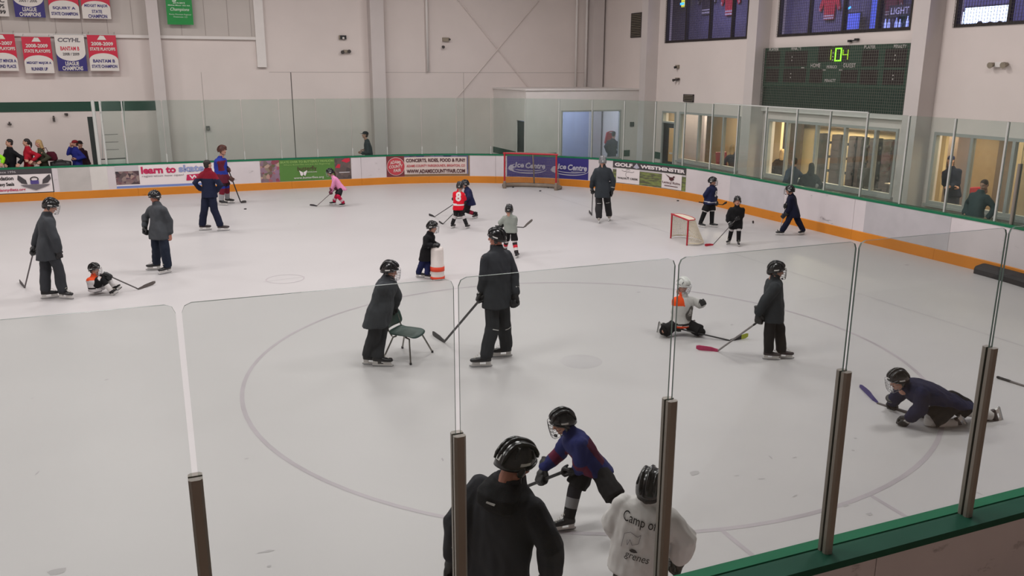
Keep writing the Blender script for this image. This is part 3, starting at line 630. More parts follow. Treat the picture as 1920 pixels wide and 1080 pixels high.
# ------------------------------------------------------------------ banners over the far walkway
def banner(label, x0, x1, z0, z1, style, lines, sh=0.0, group=None):
    """cloth hung from its top edge; sh leans the bottom sideways, the sheet bellies out a little"""
    W, H = x1 - x0, z1 - z0; yb = YW - 0.30
    root = thing('banner', label, 'banner', ((x0 + x1) / 2, yb, z0), 'championship banners on the far wall')
    def fm(u, v, o):
        t = 1 - v / H; return V3((x0 + u + sh * t, yb - o - 0.035 * math.sin(math.pi * t) * (0.6 + 0.4 * math.sin(3 * u / W + x0)), z0 + v))
    mb = MB(); n, k = 8, 8
    A = [fm(W * i / n, H * j / k, 0.0) for j in range(k + 1) for i in range(n + 1)]; C = [p + V3((0, 0.004, 0)) for p in A]
    q = (n + 1) * (k + 1); fs = []
    for j in range(k):
        for i in range(n):
            a = j * (n + 1) + i; fs.append((a, a + 1, a + n + 2, a + n + 1)); fs.append((q + a + 1, q + a, q + a + n + 1, q + a + n + 2))
    for i in range(n): fs.append((i + 1, i, q + i, q + i + 1)); t = k * (n + 1) + i; fs.append((t, t + 1, q + t + 1, q + t))
    mb.add(A + C, fs); mb.build('cloth', MATS[{'red': 'flagred', 'blue': 'flagblue', 'white': 'flagwhite', 'green': 'flaggreen'}[style]], root)
    el = []
    if style == 'red': el = [('poly', [(0, 0), (1, 0), (1, 0.30)] + [(0.5 + 0.5 * math.cos(math.radians(a)), 0.30 + 0.19 * math.sin(math.radians(a))) for a in range(10, 180, 10)] + [(0, 0.30)], 'flagwhite'),
                             ('poly', [(0.34, 0.86), (0.66, 0.86), (0.58, 0.97), (0.52, 0.93), (0.45, 0.98)], 'flagwhite')]
    if style == 'blue': el = [('poly', [(0, 1), (0, 0.52)] + [(0.5 + 0.5 * math.cos(math.radians(a)), 0.52 + 0.24 * math.sin(math.radians(a))) for a in range(190, 360, 10)] + [(1, 0.52), (1, 1)], 'flagwhite')]
    if style == 'green': el = [('poly', [(0.25, 0.61), (0.38, 0.61), (0.42, 0.66), (0.66, 0.66), (0.66, 0.92), (0.40, 0.92), (0.36, 0.64), (0.25, 0.64)], 'pale')]
    for (s, a, b_, c, d, m, o) in lines: el.append(('text', s, a, b_, c, d, m, o))
    # finer print so that it follows the cloth
    printed(fm, W, H, el, root, 0.008)
    mb = MB(); mb.tube([fm(-0.02, H, -0.002), fm(W + 0.02, H, -0.002)], 0.012, 8); mb.build('hanging_rod', M_alu2, root)
    for u in (0.05 * W, 0.95 * W):
        p = fm(u, H, -0.002); mb = MB(); mb.tube([p, V3((p.x, YW - 0.06, p.z + 0.10))], 0.004, 5); mb.build('hanging_cord', M_black, root)
bw = dict(bold=0.03)
RED = lambda yr, l2, a, b_: [(yr, 0.12, 0.70, 0.88, 0.80, 'flagwhite', bw), ('STATE PLAYOFFS', 0.06, 0.56, 0.94, 0.65, 'flagwhite', bw), (a, 0.12, 0.23, 0.88, 0.32, 'flagblue', bw), (b_, 0.06, 0.08, 0.94, 0.17, 'flagblue', bw)]
banner('red and white second place banner cut by the left edge of the photo', -5.05, -4.27, 3.93, 5.09, 'red', [('2006-2007', 0.05, 0.70, 0.90, 0.80, 'flagwhite', bw), ('STATE PLAYOFFS', 0.02, 0.56, 0.97, 0.65, 'flagwhite', bw), ('MIDGET MINOR A', 0.04, 0.23, 0.95, 0.32, 'flagblue', bw), ('SECOND PLACE', 0.08, 0.08, 0.92, 0.17, 'flagblue', bw)])
banner('red and white runner up banner from 2008-2009 in the lower row', -4.08, -3.24, 3.86, 5.02, 'red', [('2008-2009', 0.12, 0.70, 0.88, 0.80, 'flagwhite', bw), ('STATE PLAYOFFS', 0.05, 0.56, 0.95, 0.65, 'flagwhite', bw), ('MIDGET MAJOR A', 0.08, 0.23, 0.93, 0.32, 'flagblue', bw), ('RUNNER UP', 0.22, 0.07, 0.78, 0.16, 'flagblue', bw)])
banner('white and blue league champions banner in the lower row between two red ones', -3.12, -2.24, 3.93, 5.09, 'blue', [('CCYHL', 0.10, 0.80, 0.86, 0.92, 'grey', dict(bold=0.05, shear=0.15)), ('BANTAM B', 0.16, 0.57, 0.80, 0.68, 'flagred', bw), ('2008 / 2009', 0.22, 0.43, 0.78, 0.51, 'charcoal', B2), ('LEAGUE', 0.27, 0.155, 0.73, 0.265, 'flagwhite', bw), ('CHAMPIONS', 0.15, 0.02, 0.85, 0.135, 'flagwhite', bw)])
banner('red and white state champion banner at the right end of the lower row', -2.15, -1.27, 3.94, 5.11, 'red', RED('2008-2009', '', 'BANTAM B', 'STATE CHAMPION'))
banner('white banner with black lettering cut by the left edge in the upper row', -5.0, -4.33, 5.63, 6.8, 'white', [('REC', 0.35, 0.36, 0.88, 0.47, 'black', bw), ('CHAMPS', 0.05, 0.21, 0.85, 0.32, 'black', bw), ("'98-'99", 0.15, 0.06, 0.88, 0.17, 'black', bw)])
banner('white and blue league champions banner in the upper row', -4.16, -3.29, 5.62, 6.78, 'blue', [('2005 / 2006', 0.18, 0.40, 0.78, 0.48, 'charcoal', B2), ('LEAGUE', 0.27, 0.155, 0.73, 0.265, 'flagwhite', bw), ('CHAMPIONS', 0.15, 0.02, 0.85, 0.135, 'flagwhite', bw)])
banner('red and white squirt state champion banner in the upper row', -3.16, -2.28, 5.61, 6.76, 'red', RED('2007-2008', '', 'SQUIRT A', 'STATE CHAMPION'))
banner('red and white midget major banner at the right end of the upper row', -2.20, -1.34, 5.62, 6.77, 'red', [('MIDGET MAJOR', 0.10, 0.30, 0.92, 0.40, 'flagblue', bw), ('STATE', 0.34, 0.155, 0.70, 0.245, 'flagblue', bw), ('CHAMPION', 0.20, 0.02, 0.86, 0.12, 'flagblue', bw)])
banner('green champions banner hanging alone right of the first column', 0.40, 1.24, 5.49, 6.72, 'green', [('2014-2015', 0.27, 0.555, 0.73, 0.60, 'pale', B2), ('Midget Minor 16U AA', 0.08, 0.485, 0.92, 0.53, 'pale', B2), ('Champions', 0.15, 0.34, 0.88, 0.45, 'pale', dict(shear=0.3, bold=0.01)), ('Rocky Mountain Regional', 0.10, 0.245, 0.93, 0.29, 'pale', {}), ('Westminster, CO', 0.24, 0.18, 0.78, 0.225, 'pale', {})])
# ------------------------------------------------------------------ scoreboard
M_sbg = mat('scoreboard_green', '#2f4a3c', 0.6, var=0.06, vs_=1.0); M_sbd = mat('scoreboard_window', '#2b1f20', 0.5); M_sbl = mat('scoreboard_lower', '#243a30', 0.6, var=0.06, vs_=1)
M_led = mat('led_green', '#7dff2a', 0.4, emit=3.0); M_ledoff = mat('led_off', '#3a3a24', 0.5)
YL, YR, ZB0, ZB1 = 18.0, 12.3, 2.93, 4.66
sb = thing('scoreboard', 'long dark green scoreboard showing green time digits under the middle upper window', 'scoreboard', (XW - 0.12, (YL + YR) / 2, ZB0))
XS = XW - 0.14
b = MB(); b.box((XS + 0.02, YR, ZB0), (XW, YL, ZB0 + 0.62)); b.build('lower_panel', M_sbl, sb)
b = MB(); b.box((XS, YR, ZB0 + 0.62), (XW, YL, ZB1)); b.build('case', M_sbg, sb)
def sbm(u, v, o): return V3((XS - o, YL - u, ZB0 + v))
SW, SH = YL - YR, ZB1 - ZB0
def pxy(x, y): a = AX(x, y, XS); return (YL - a.y) / SW, (a.z - ZB0) / SH
cz = 960 / 150.0
def cpx(x, y): return pxy(1420 + x / 6.4, 70 + y / 6.4)
WINS = [(120, 170, 265, 350), (340, 170, 590, 350), (110, 375, 250, 540), (320, 375, 575, 545), (740, 110, 1095, 290), (635, 385, 770, 550), (1010, 390, 1195, 550), (1265, 150, 1440, 350), (1540, 140, 1780, 360), (1240, 390, 1430, 570), (1515, 390, 1750, 575)]
for (x0, y0, x1, y1) in WINS:
    u0_, v1_ = cpx(x0, y0); u1_, v0_ = cpx(x1, y1)
    b = MB(); b.box((XS - 0.004, YL - u1_ * SW, ZB0 + v0_ * SH), (XS, YL - u0_ * SW, ZB0 + v1_ * SH)); b.build('digit_window', M_sbd, sb)
TX = [('PLAYER', 145, 165, 260, 128), ('PENALTY', 410, 155, 535, 118), ('HOME', 638, 362, 762, 312), ('PERIOD', 835, 372, 960, 336), ('GUEST', 1030, 362, 1190, 312), ('PENALTY', 812, 535, 948, 500), ('PLAYER', 1288, 135, 1432, 95), ('PENALTY', 1645, 128, 1800, 88)]
el = []
for (s, x0, y0, x1, y1) in TX:
    a = cpx(x0, y0); c = cpx(x1, y1); c2 = cpx(x0, y1); d = cpx(x1, y0)
    el.append(('text', s, a[0], a[1], c[0], c2[1], 'sbwhite', dict(bold=0.03, slope=d[1] - a[1])))
printed(sbm, SW, SH, el, sb, 0.006)
def seg7(ch, x0, y0, x1, y1, m):
    on = {'1': 'bc', '0': 'abcdef', '4': 'fgbc'}[ch]; u0_, v1_ = cpx(x0, y0); u1_, v0_ = cpx(x1, y1)
    ya, yb = YL - u0_ * SW, YL - u1_ * SW; za, zb = ZB0 + v0_ * SH, ZB0 + v1_ * SH; zm = (za + zb) / 2; t = 0.014
    S = dict(a=((ya, zb), (yb, zb)), b=((yb, zb), (yb, zm)), c=((yb, zm), (yb, za)), d=((ya, za), (yb, za)), e=((ya, zm), (ya, za)), f=((ya, zb), (ya, zm)), g=((ya, zm), (yb, zm)))
    for k in on:
        (p, q) = S[k]; b = MB(); b.box((XS - 0.014, min(p[0], q[0]) - t, min(p[1], q[1]) - t + (0.012 if p[0] == q[0] else 0)), (XS - 0.006, max(p[0], q[0]) + t, max(p[1], q[1]) + t - (0.012 if p[0] == q[0] else 0))); b.build('digit_segment', m, sb)
M_led2 = mat('led_green_dim', '#9acb20', 0.4, emit=0.9)
seg7('1', 830, 150, 880, 270, M_led2); seg7('0', 948, 135, 1000, 280, M_led); seg7('4', 1035, 150, 1085, 265, M_led2)
for (x, y) in ((912, 187), (908, 232), (906, 272), (418, 235), (414, 277), (402, 437), (398, 482), (1655, 215), (1648, 268), (1632, 455), (1625, 502)):
    u, v = cpx(x, y); c = sbm(u * SW, v * SH, 0.008); b = MB(); b.obox(c, (0.004, 0, 0), (0, 0.018, 0), (0, 0, 0.018)); b.build('indicator_dot', MATS['sbwhite'], sb)
for (x, y) in ((545, 365), (805, 392), (1000, 392), (920, 101)):
    u, v = cpx(x, y); c = sbm(u * SW, v * SH, 0.008); b = MB(); b.obox(c, (0.004, 0, 0), (0, 0.06, 0), (0, 0, 0.012)); b.build('indicator_bar', MATS['sbwhite'], sb)
M_wire2 = mat('net_wire_pale', '#6a6a60', 0.6)
o = wirenet(YR, YL, ZB0, ZB1, XS - 0.06, 'safety_net', sb); o.data.materials[0] = M_wire2
b = MB(); p = AX(1593, 77, XW - 0.06); b.obox(p, (0.03, 0, 0), (0, 0.05, 0), (0, 0, 0.03)); b.obox(p + V3((0, -0.25, 0.03)), (0.03, 0, 0), (0, 0.06, 0), (0, 0, 0.03)); b.tube([p, p + V3((0, -0.25, 0.02))], 0.015, 6); b.build('horn', M_black, sb)
# ------------------------------------------------------------------ fittings on the walls
M_beigebox = mat('fitting_beige', '#8f8474', 0.6); M_grille = mat('grille_dark', '#4a4442', 0.7)
def fit_far(name, label, cat, x, y, parts):
    p = AY(x, y, YW - 0.06); r = thing(name, label, cat, p)
    for (nm, dx, dz, w_, h, m, sh) in parts:
        b = MB(); c = p + V3((dx, 0, dz))
        if sh == 'b': b.obox(c, (w_, 0, 0), (0, 0.055, 0), (0, 0, h))
        else: b.tube([c + V3((0, 0.04, 0)), c - V3((0, 0.09, 0.03))], [w_ * 0.5, w_], 12)
        b.build(nm, m, r)
fit_far('wall_box', 'small black control box with a dial on the far wall', 'box', 643, 70, [('case', 0, 0, 0.12, 0.07, M_black, 'b'), ('face', 0.0, 0, 0.04, 0.035, M_white, 'c'), ('end_plate', -0.13, 0, 0.015, 0.07, M_beigebox, 'b')])
fit_far('emergency_light', 'twin-headed emergency light below the black box on the far wall', 'light', 648, 96, [('case', 0, 0, 0.07, 0.05, M_beigebox, 'b'), ('lamp_head', -0.13, -0.01, 0.07, 0, M_grille, 'c'), ('lamp_head', 0.12, 0.02, 0.07, 0, M_grille, 'c')])
fit_far('speaker_box', 'beige box high on the far wall right of the white pipe', 'box', 836, 74, [('case', 0, 0, 0.13, 0.07, M_beigebox, 'b'), ('lamp_head', -0.13, -0.26, 0.06, 0, M_grille, 'c'), ('lamp_head', 0.13, 0.03, 0.04, 0, M_grille, 'c')])
fit_far('wall_bracket', 'small dark bracket on the wall above the man in black sweater', 'bracket', 18, 233, [('plate', 0, 0, 0.05, 0.02, M_grille, 'b'), ('arm', 0, 0.04, 0.015, 0.04, M_grille, 'b')])
fit_far('wall_bracket', 'thin upright dark bracket on the wall right of the blond woman', 'bracket', 101, 224, [('plate', 0, 0, 0.03, 0.06, M_grille, 'b'), ('arm', 0, 0.1, 0.02, 0.02, M_grille, 'b')])
fit_far('wall_bracket', 'small dark bracket just below the green stripe above the boy in blue', 'bracket', 124, 214, [('plate', 0, 0, 0.05, 0.03, M_grille, 'b'), ('arm', 0.03, -0.03, 0.02, 0.02, M_grille, 'b')])
fit_far('outlet_box', 'small grey outlet box on the far wall behind the glass', 'box', 390, 240, [('case', 0, 0, 0.06, 0.07, M_grille, 'b'), ('face', 0, 0, 0.03, 0, M_beigebox, 'c')])
def fit_end(name, label, cat, x, y, parts):
    p = AX(x, y, XW - 0.04); r = thing(name, label, cat, p)
    for (nm, dy, dz, w_, h, m, sh) in parts:
        b = MB(); c = p + V3((0, -dy, dz))
        if sh == 'b': b.obox(c, (0.038, 0, 0), (0, w_, 0), (0, 0, h))
        else: b.tube([c + V3((0.02, 0, 0)), c - V3((0.12, 0, 0.03))], [w_ * 0.5, w_], 12)
        b.build(nm, m, r)
fit_end('camera_box', 'small grey camera box on the end wall above the vent', 'camera', 1270, 125, [('case', 0, 0, 0.09, 0.06, M_beigebox, 'b'), ('lens', 0, 0.0, 0.045, 0, M_black, 'c')])
fit_end('emergency_light', 'small emergency light under the camera box on the end wall', 'light', 1270, 148, [('case', 0, 0, 0.09, 0.045, M_beigebox, 'b'), ('lamp_head', 0.1, 0.0, 0.05, 0, M_grille, 'c'), ('lamp_head', -0.1, -0.02, 0.05, 0, M_grille, 'c')])
fit_end('emergency_light', 'twin-headed emergency light on the end wall right of the last column', 'light', 1875, 121, [('case', 0, 0, 0.10, 0.055, M_white, 'b'), ('lamp_head', -0.16, 0.01, 0.07, 0, M_beigebox, 'c'), ('lamp_head', 0.16, 0.01, 0.07, 0, M_beigebox, 'c')])
def grille(name, label, y0, y1, z0, z1, n):
    r = thing(name, label, 'vent', (XW - 0.03, (y0 + y1) / 2, z0))
    b = MB()
    for (p, q, s_, t) in ((y0, y1, z0, z0 + 0.03), (y0, y1, z1 - 0.03, z1), (y0, y0 + 0.03, z0, z1), (y1 - 0.03, y1, z0, z1)): b.box((XW - 0.05, p, s_), (XW, q, t))
    b.build('frame', M_grille, r)
    b = MB(); b.box((XW - 0.01, y0, z0), (XW, y1, z1)); b.build('backing', M_dark, r)
    for i in range(1, n):
        b = MB(); z = z0 + (z1 - z0) * i / n; b.obox((XW - 0.03, (y0 + y1) / 2, z), (0.015, 0, -0.01), (0, (y1 - y0) / 2 - 0.03, 0), (0.004, 0, 0.006)); b.build('slat', M_beigebox, r)
grille('air_grille', 'tall dark air grille high in the corner of the end wall', 25.62, 26.40, 5.25, 6.16, 14)
grille('air_grille', 'small dark air grille just above the glass on the end wall', 21.86, 22.48, 2.93, 3.19, 5)
b = MB(); p = AY(1185, 233, RY - 0.012); b.obox(p, (0.09, 0, 0), (0, 0.012, 0), (0, 0, 0.09)); o = b.build('door_sign', M_black); tag(o, 'small black square sign on the white corner room wall', 'sign')
# ------------------------------------------------------------------ goals
M_goalred = mat('goal_red', '#a81428', 0.4, var=0.06); M_goalpad = mat('goal_pad', '#7d7064', 0.8, var=0.12, vs_=6); M_goalwhite = mat('goal_white', '#c9bfa6', 0.7, var=0.08, vs_=5)
M_net = mat('net_cord', '#8a8078', 0.9); M_net2 = mat('net_cord_pale', '#cfc6b2', 0.9)
def goal(name, label, A, Bp, H, depth, topd, mf, mb_, mn, step, tr, pad):
    """A, Bp: feet of the two posts; the net runs back from the mouth"""
    A, Bp = V3(A), V3(Bp); ax = (Bp - A).normalized(); back = V3((-ax.y, ax.x, 0)); W = (Bp - A).length
    root = thing(name, label, 'goal', (A + Bp) / 2)
    def P(x, y, z): return A + ax * x + back * y + UP * z
    for nm, pts in (('post', [P(0, 0, 0), P(0, 0, H)]), ('post', [P(W, 0, 0), P(W, 0, H)]), ('crossbar', [P(-tr, 0, H), P(W + tr, 0, H)])):
        b = MB(); b.tube(pts, tr, 12, True); b.build(nm, mf, root, True)
    base = [P(0, 0, 0.05)] + [P(W / 2 - (W / 2 + 0.12) * math.cos(t), depth * (math.sin(t) ** 0.6 if math.sin(t) > 0 else 0), 0.05) for t in [math.pi * i / 16 for i in range(1, 16)]] + [P(W, 0, 0.05)]
    b = MB(); b.tube(base, tr * (1.5 if pad else 0.7), 8); b.build('base_frame', mb_, root, True)
    top = [P(0, 0, H)] + [P(W / 2 - (W / 2) * math.cos(t), topd * math.sin(t) ** 0.5, H) for t in [math.pi * i / 12 for i in range(1, 12)]] + [P(W, 0, H)]
    b = MB(); b.tube(top, tr * 0.6, 8); b.build('top_frame', mb_ if pad else mf, root, True)
    mid = len(base) // 2
    b = MB(); b.tube([top[len(top) // 2], top[len(top) // 2] * 0.5 + base[mid] * 0.5 + back * 0.05, base[mid]], tr * 0.9, 8); b.build('centre_strut', mb_, root, True)
    # net: cords from the top frame to the base frame and cords across
    def along(L_, t):
        d = [0]
        for i in range(len(L_) - 1): d.append(d[-1] + (L_[i + 1] - L_[i]).length)
        x = t * d[-1]
        for i in range(len(L_) - 1):
            if x <= d[i + 1] + 1e-6:
                k = (x - d[i]) / max(1e-6, d[i + 1] - d[i]); return L_[i].lerp(L_[i + 1], k)
        return L_[-1]
    n = int((W + 2 * depth) / step); k = int(H / step); b = MB(); t = 0.004 if pad else 0.005
    gridp = [[along(top, i / n).lerp(along(base, i / n), j / k) for j in range(k + 1)] for i in range(n + 1)]
    for i in range(n + 1):
        for j in range(k + 1):
            if j < k: b.tube([gridp[i][j], gridp[i][j + 1]], t, 3)
            if i < n: b.tube([gridp[i][j], gridp[i + 1][j]], t, 3)
    m2 = int(topd / step) + 1                      # roof of the net
    for i in range(1, n):
        q = along(top, i / n); f = P(min(max((q - A).dot(ax), 0), W), 0, H)
        if (q - f).length > 0.03: b.tube([f, q], t, 3)
    o = b.build('netting', mn, root); o['kind'] = 'stuff'
    if pad:
        b = MB(); b.tube([p + UP * 0.02 for p in base[1:-1]], 0.075, 8); b.build('base_padding', mb_, root, True)
        for q in (A, Bp): b = MB(); b.tube([q + UP * 0.01, q + UP * 0.22], [0.065, 0.05], 10, True); b.build('post_boot', mb_, root, True)
    return root
goal('hockey_goal', 'full size hockey goal with red posts and grey netting pushed against the corner boards', (10.79, 23.50, 0), (12.25, 22.39, 0), 1.22, 0.62, 0.35, M_goalred, M_goalpad, M_net, 0.055, 0.03, True)
goal('mini_goal', 'small red framed practice goal with cream netting standing on the ice', (11.26, 13.60, 0), (11.13, 12.70, 0), 0.60, 0.55, 0.28, M_goalred, M_goalwhite, M_net2, 0.035, 0.02, False)
# ------------------------------------------------------------------ pucks
M_puck = mat('puck_rubber', '#1e1d1f', 0.6, bump=0.2, bs=200)
def puck(label, p, tilt=None):
    b = MB(); r, h = 0.038, 0.0127; rg = []
    for (rr, z) in ((r - 0.004, 0.0), (r, 0.003), (r, 2 * h - 0.003), (r - 0.004, 2 * h)): rg.append([V3((rr * math.cos(2 * math.pi * j / 20), rr * math.sin(2 * math.pi * j / 20), z)) for j in range(20)])
    b.loft(rg); o = b.build('puck', M_puck, None, False); o.location = p; tag(o, label, 'puck', 'pucks on the ice')
    if tilt: o.rotation_euler = tilt
puck('black puck on the ice at the feet of the coach behind the green chair', G(731, 675))
puck('black puck on the ice below the stick of the skater in blue', G(460, 392.5))
puck('leftmost of the three pucks in the full size goal mouth', G(962, 351.5))
puck('black puck lying in front of the full size goal', G(1013, 358.5))
puck('rightmost puck in the full size goal mouth', G(1028, 352.5))
puck('black puck near the golf advert on the boards', G(1271, 377))
puck('black puck on edge right of the small child in black', G(1411, 419) + UP * 0.04, (1.4, 0.2, 0.5))
# ------------------------------------------------------------------ barrel
M_bw = mat('barrel_white', '#d6cec9', 0.5, var=0.04); M_bo = mat('barrel_orange', '#d8401e', 0.5, var=0.05)
bp_ = G(820.5, 523); root = thing('training_barrel', 'slim white training barrel with orange bands held by child in black', 'barrel', bp_)
prof = [(0.125, 0.0), (0.14, 0.01), (0.14, 0.06), (0.133, 0.07), (0.133, 0.15), (0.139, 0.16), (0.138, 0.28), (0.13, 0.29), (0.126, 0.58), (0.118, 0.625), (0.08, 0.65), (0.02, 0.655)]
b = MB(); b.loft([[bp_ + V3((r * math.cos(2 * math.pi * j / 28), r * math.sin(2 * math.pi * j / 28), z)) for j in range(28)] for r, z in prof]); b.build('barrel_body', M_bw, root, True)
for (z0, z1, r0_, r1_) in ((0.012, 0.065, 0.1425, 0.1425), (0.17, 0.262, 0.1415, 0.1405)):
    b = MB(); b.loft([[bp_ + V3((r * math.cos(2 * math.pi * j / 28), r * math.sin(2 * math.pi * j / 28), z)) for j in range(28)] for r, z in ((r0_ - .004, z0), (r0_, z0), (r1_, z1), (r1_ - .004, z1))], False); b.build('band', M_bo, root, True)
# ------------------------------------------------------------------ stacking chair pushed over the ice
M_shell = mat('chair_green_plastic', '#1f3d36', 0.4, var=0.05, bump=0.1, bs=120); M_chrome = mat('chrome_leg', '#8f8d88', 0.25, 0.9)
legs = [G(718, 676), G(754.6, 653), G(770, 684), G(810.6, 661)]   # rear near, rear far, front near, front far
c0 = (legs[0] + legs[1] + legs[2] + legs[3]) / 4
fwd = ((legs[2] + legs[3]) / 2 - (legs[0] + legs[1]) / 2).normalized(); sid = V3((fwd.y, -fwd.x, 0))       # sid points to the viewer's side
ch = thing('stacking_chair', 'dark green plastic stacking chair with chrome legs pushed by a coach', 'chair', c0)
cc = c0 - fwd * 0.0
def CP(f, s_, z): return cc + fwd * f + sid * s_ + UP * z
for (lg, f, s_) in ((legs[0], -0.12, 0.17), (legs[1], -0.12, -0.17), (legs[2], 0.14, 0.17), (legs[3], 0.14, -0.17)):
    b = MB(); b.tube([lg + UP * 0.012, CP(f, s_, 0.325), CP(f * 0.6, s_, 0.345)], 0.0125, 10, True); o = b.build('leg', M_chrome, ch, True)
    b2 = MB(); b2.tube([lg + UP * 0.001, lg + UP * 0.03], 0.017, 10); b2.build('leg_cap', M_black, o)
for s_ in (0.17, -0.17):
    b = MB(); b.tube([CP(-0.14, s_, 0.34), CP(-0.19, s_, 0.41), CP(-0.235, s_, 0.56)], 0.011, 10, True); b.build('back_support', M_chrome, ch, True)
def sheet(fn, n, k, th, name):
    b = MB(); A = [fn(i / n, j / k) for j in range(k + 1) for i in range(n + 1)]
    nrm = []
    for j in range(k + 1):
        for i in range(n + 1):
            u, v = i / n, j / k; e = 0.02
            nrm.append((fn(min(1, u + e), v) - fn(max(0, u - e), v)).cross(fn(u, min(1, v + e)) - fn(u, max(0, v - e))).normalized())
    C = [p - q * th for p, q in zip(A, nrm)]; m = len(A); fs = []
    for j in range(k):
        for i in range(n):
            a = j * (n + 1) + i; fs += [(a, a + 1, a + n + 2, a + n + 1), (m + a + 1, m + a, m + a + n + 1, m + a + n + 2)]
    for i in range(n): fs += [(i + 1, i, m + i, m + i + 1)]; t = k * (n + 1) + i; fs += [(t, t + 1, m + t + 1, m + t)]
    for j in range(k): a = j * (n + 1); fs += [(a, a + n + 1, m + a + n + 1, m + a)]; a += n; fs += [(a + n + 1, a, m + a, m + a + n + 1)]
    b.add(A + C, fs); return b.build(name, M_shell, ch, True)
def rc(u, v, w_, d, r=0.25):                 # rounded rectangle mapping
    x, y = 2 * u - 1, 2 * v - 1
    return x * (1 - r * 0.5 * y ** 4 * abs(x)) * w_, y * (1 - r * 0.5 * x ** 4 * abs(y)) * d
def seatf(u, v):
    x, y = rc(u, v, 0.215, 0.21); z = 0.355 + 0.018 * (x / 0.215) ** 2 - 0.03 * max(0, (y - 0.1) / 0.11) ** 2 + 0.05 * max(0, (-y - 0.12) / 0.09) ** 2
    return CP(y + 0.01, -x, z)
def backf(u, v):
    x, y = rc(u, v, 0.215, 0.13); return CP(-0.225 - y * 0.28 - 0.05 * (1 - (x / 0.215) ** 2) + 0.02, -x, 0.545 + y * 0.85)
sheet(seatf, 12, 10, 0.008, 'seat'); sheet(backf, 12, 8, 0.008, 'backrest')
# ------------------------------------------------------------------ black threshold block by the end boards
b = MB(); root = None
q0, q1 = S3 + 0.35, S3 + 2.8
prof = [(0.02, 0.0), (0.02, 0.19), (0.09, 0.19), (0.27, 0.15), (0.30, 0.1), (0.30, 0.0)]
sweep(b, list(reversed(prof)), q0, q1, 0.3); o = b.build('rubber_bumper', mat('bumper_black', '#232124', 0.7, var=0.15, vs_=5)); tag(o, 'long black rubber bumper lying on the ice against the right end boards', 'bumper')
# ------------------------------------------------------------------ leaning pad and bag behind the far boards
b = MB(); a = AY(182, 309, 26.6); t_ = AY(170, 219, 26.6); a = t_ + (a - t_) * (t_.z / (t_.z - a.z)); d = t_ - a
b.obox(a + d / 2, V3((0.10, 0, 0)), V3((0, 0.05, 0)), d / 2); o = b.build('gate_pad', mat('pad_dark', '#2b312f', 0.8, var=0.1)); tag(o, 'tall dark upright gate pad beside the glass near the spectators', 'pad')
b = MB(); rg = []
for i in range(9):
    t = i / 8; x = -3.52 + 0.60 * t; r = 0.17 * (0.75 + 0.25 * math.sin(math.pi * t)); rg.append([V3((x, 26.9 + r * 0.7 * math.cos(2 * math.pi * j / 14), 0.98 + r * max(-1, min(1, 1.3 * math.sin(2 * math.pi * j / 14))))) for j in range(14)])
root = thing('equipment_bag', 'long black equipment bag on a bench behind the far boards', 'bag', (-3.1, 26.9, 0.8))
b.loft(rg); b.build('bag_body', M_black, root, True)
b = MB(); b.tube([(-3.4, 26.78, 1.08), (-3.3, 26.75, 1.18), (-3.15, 26.75, 1.18), (-3.05, 26.78, 1.08)], 0.012, 6); b.build('handle', M_black, root)
bn = thing('players_bench', 'short plain bench under the black bag behind the far boards', 'bench', (-3.1, 26.9, 0))
b = MB(); b.box((-3.55, 26.72, 0.76), (-2.98, 27.08, 0.81)); b.build('seat_board', M_wall2, bn)
for x in (-3.45, -3.08): b = MB(); b.box((x - 0.03, 26.75, 0), (x + 0.03, 27.05, 0.76)); b.build('leg', M_alu, bn)
# ------------------------------------------------------------------ lobby furniture and bar decoration
M_locker = mat('locker_brown', '#30272a', 0.6, var=0.08); M_tab = mat('table_pale', '#a79b8c', 0.5); M_redch = mat('red_seat', '#a01c30', 0.6)
XLK = 20.3
for i, (p0, p1) in enumerate(((1531, 1539), (1556, 1573), (1588, 1601), (1604, 1613), (1627, 1639), (1652, 1670))):
    ya, yb = AX(p1, 300, XLK).y, AX(p0, 300, XLK).y; zt = 1.98
    r = thing('locker_column', 'narrow dark brown locker column behind the middle lobby window, %s' % ('leftmost', 'second from left', 'third from left', 'fourth from left', 'fifth from left', 'rightmost')[i], 'locker', (XLK + 0.15, (ya + yb) / 2, 0), 'locker columns in the lobby')
    b = MB(); b.box((XLK, ya, 0), (XLK + 0.28, yb, zt)); b.build('body', M_locker, r)
    for k in range(4):
        z = 0.12 + 0.46 * k
        d = MB(); d.box((XLK - 0.015, ya + 0.02, z), (XLK, yb - 0.02, z + 0.42)); dd = d.build('door', M_locker, r)
        d = MB(); d.box((XLK - 0.06, ya - 0.06, z + 0.18), (XLK - 0.015, ya + 0.02, z + 0.26)); d.box((XLK - 0.06, yb - 0.02, z + 0.18), (XLK - 0.015, yb + 0.06, z + 0.26)); d.build('hook', M_black, dd)
def table(label, x, y, sx, sy, h=0.74):
    r = thing('lobby_table', label, 'table', (x, y, 0))
    b = MB(); b.box((x - sx, y - sy, h - 0.03), (x + sx, y + sy, h)); b.build('table_top', M_tab, r)
    for i in (-1, 1):
        for j in (-1, 1): b = MB(); b.tube([(x + i * (sx - 0.06), y + j * (sy - 0.06), 0), (x + i * (sx - 0.06), y + j * (sy - 0.06), h - 0.03)], 0.018, 8); b.build('leg', M_black, r)
table('pale lobby table behind the middle window near the lockers', 18.9, 13.6, 0.3, 0.6, 0.95)
table('pale lobby table behind the left window beside the red chair', 18.9, 20.1, 0.3, 0.35, 0.95)
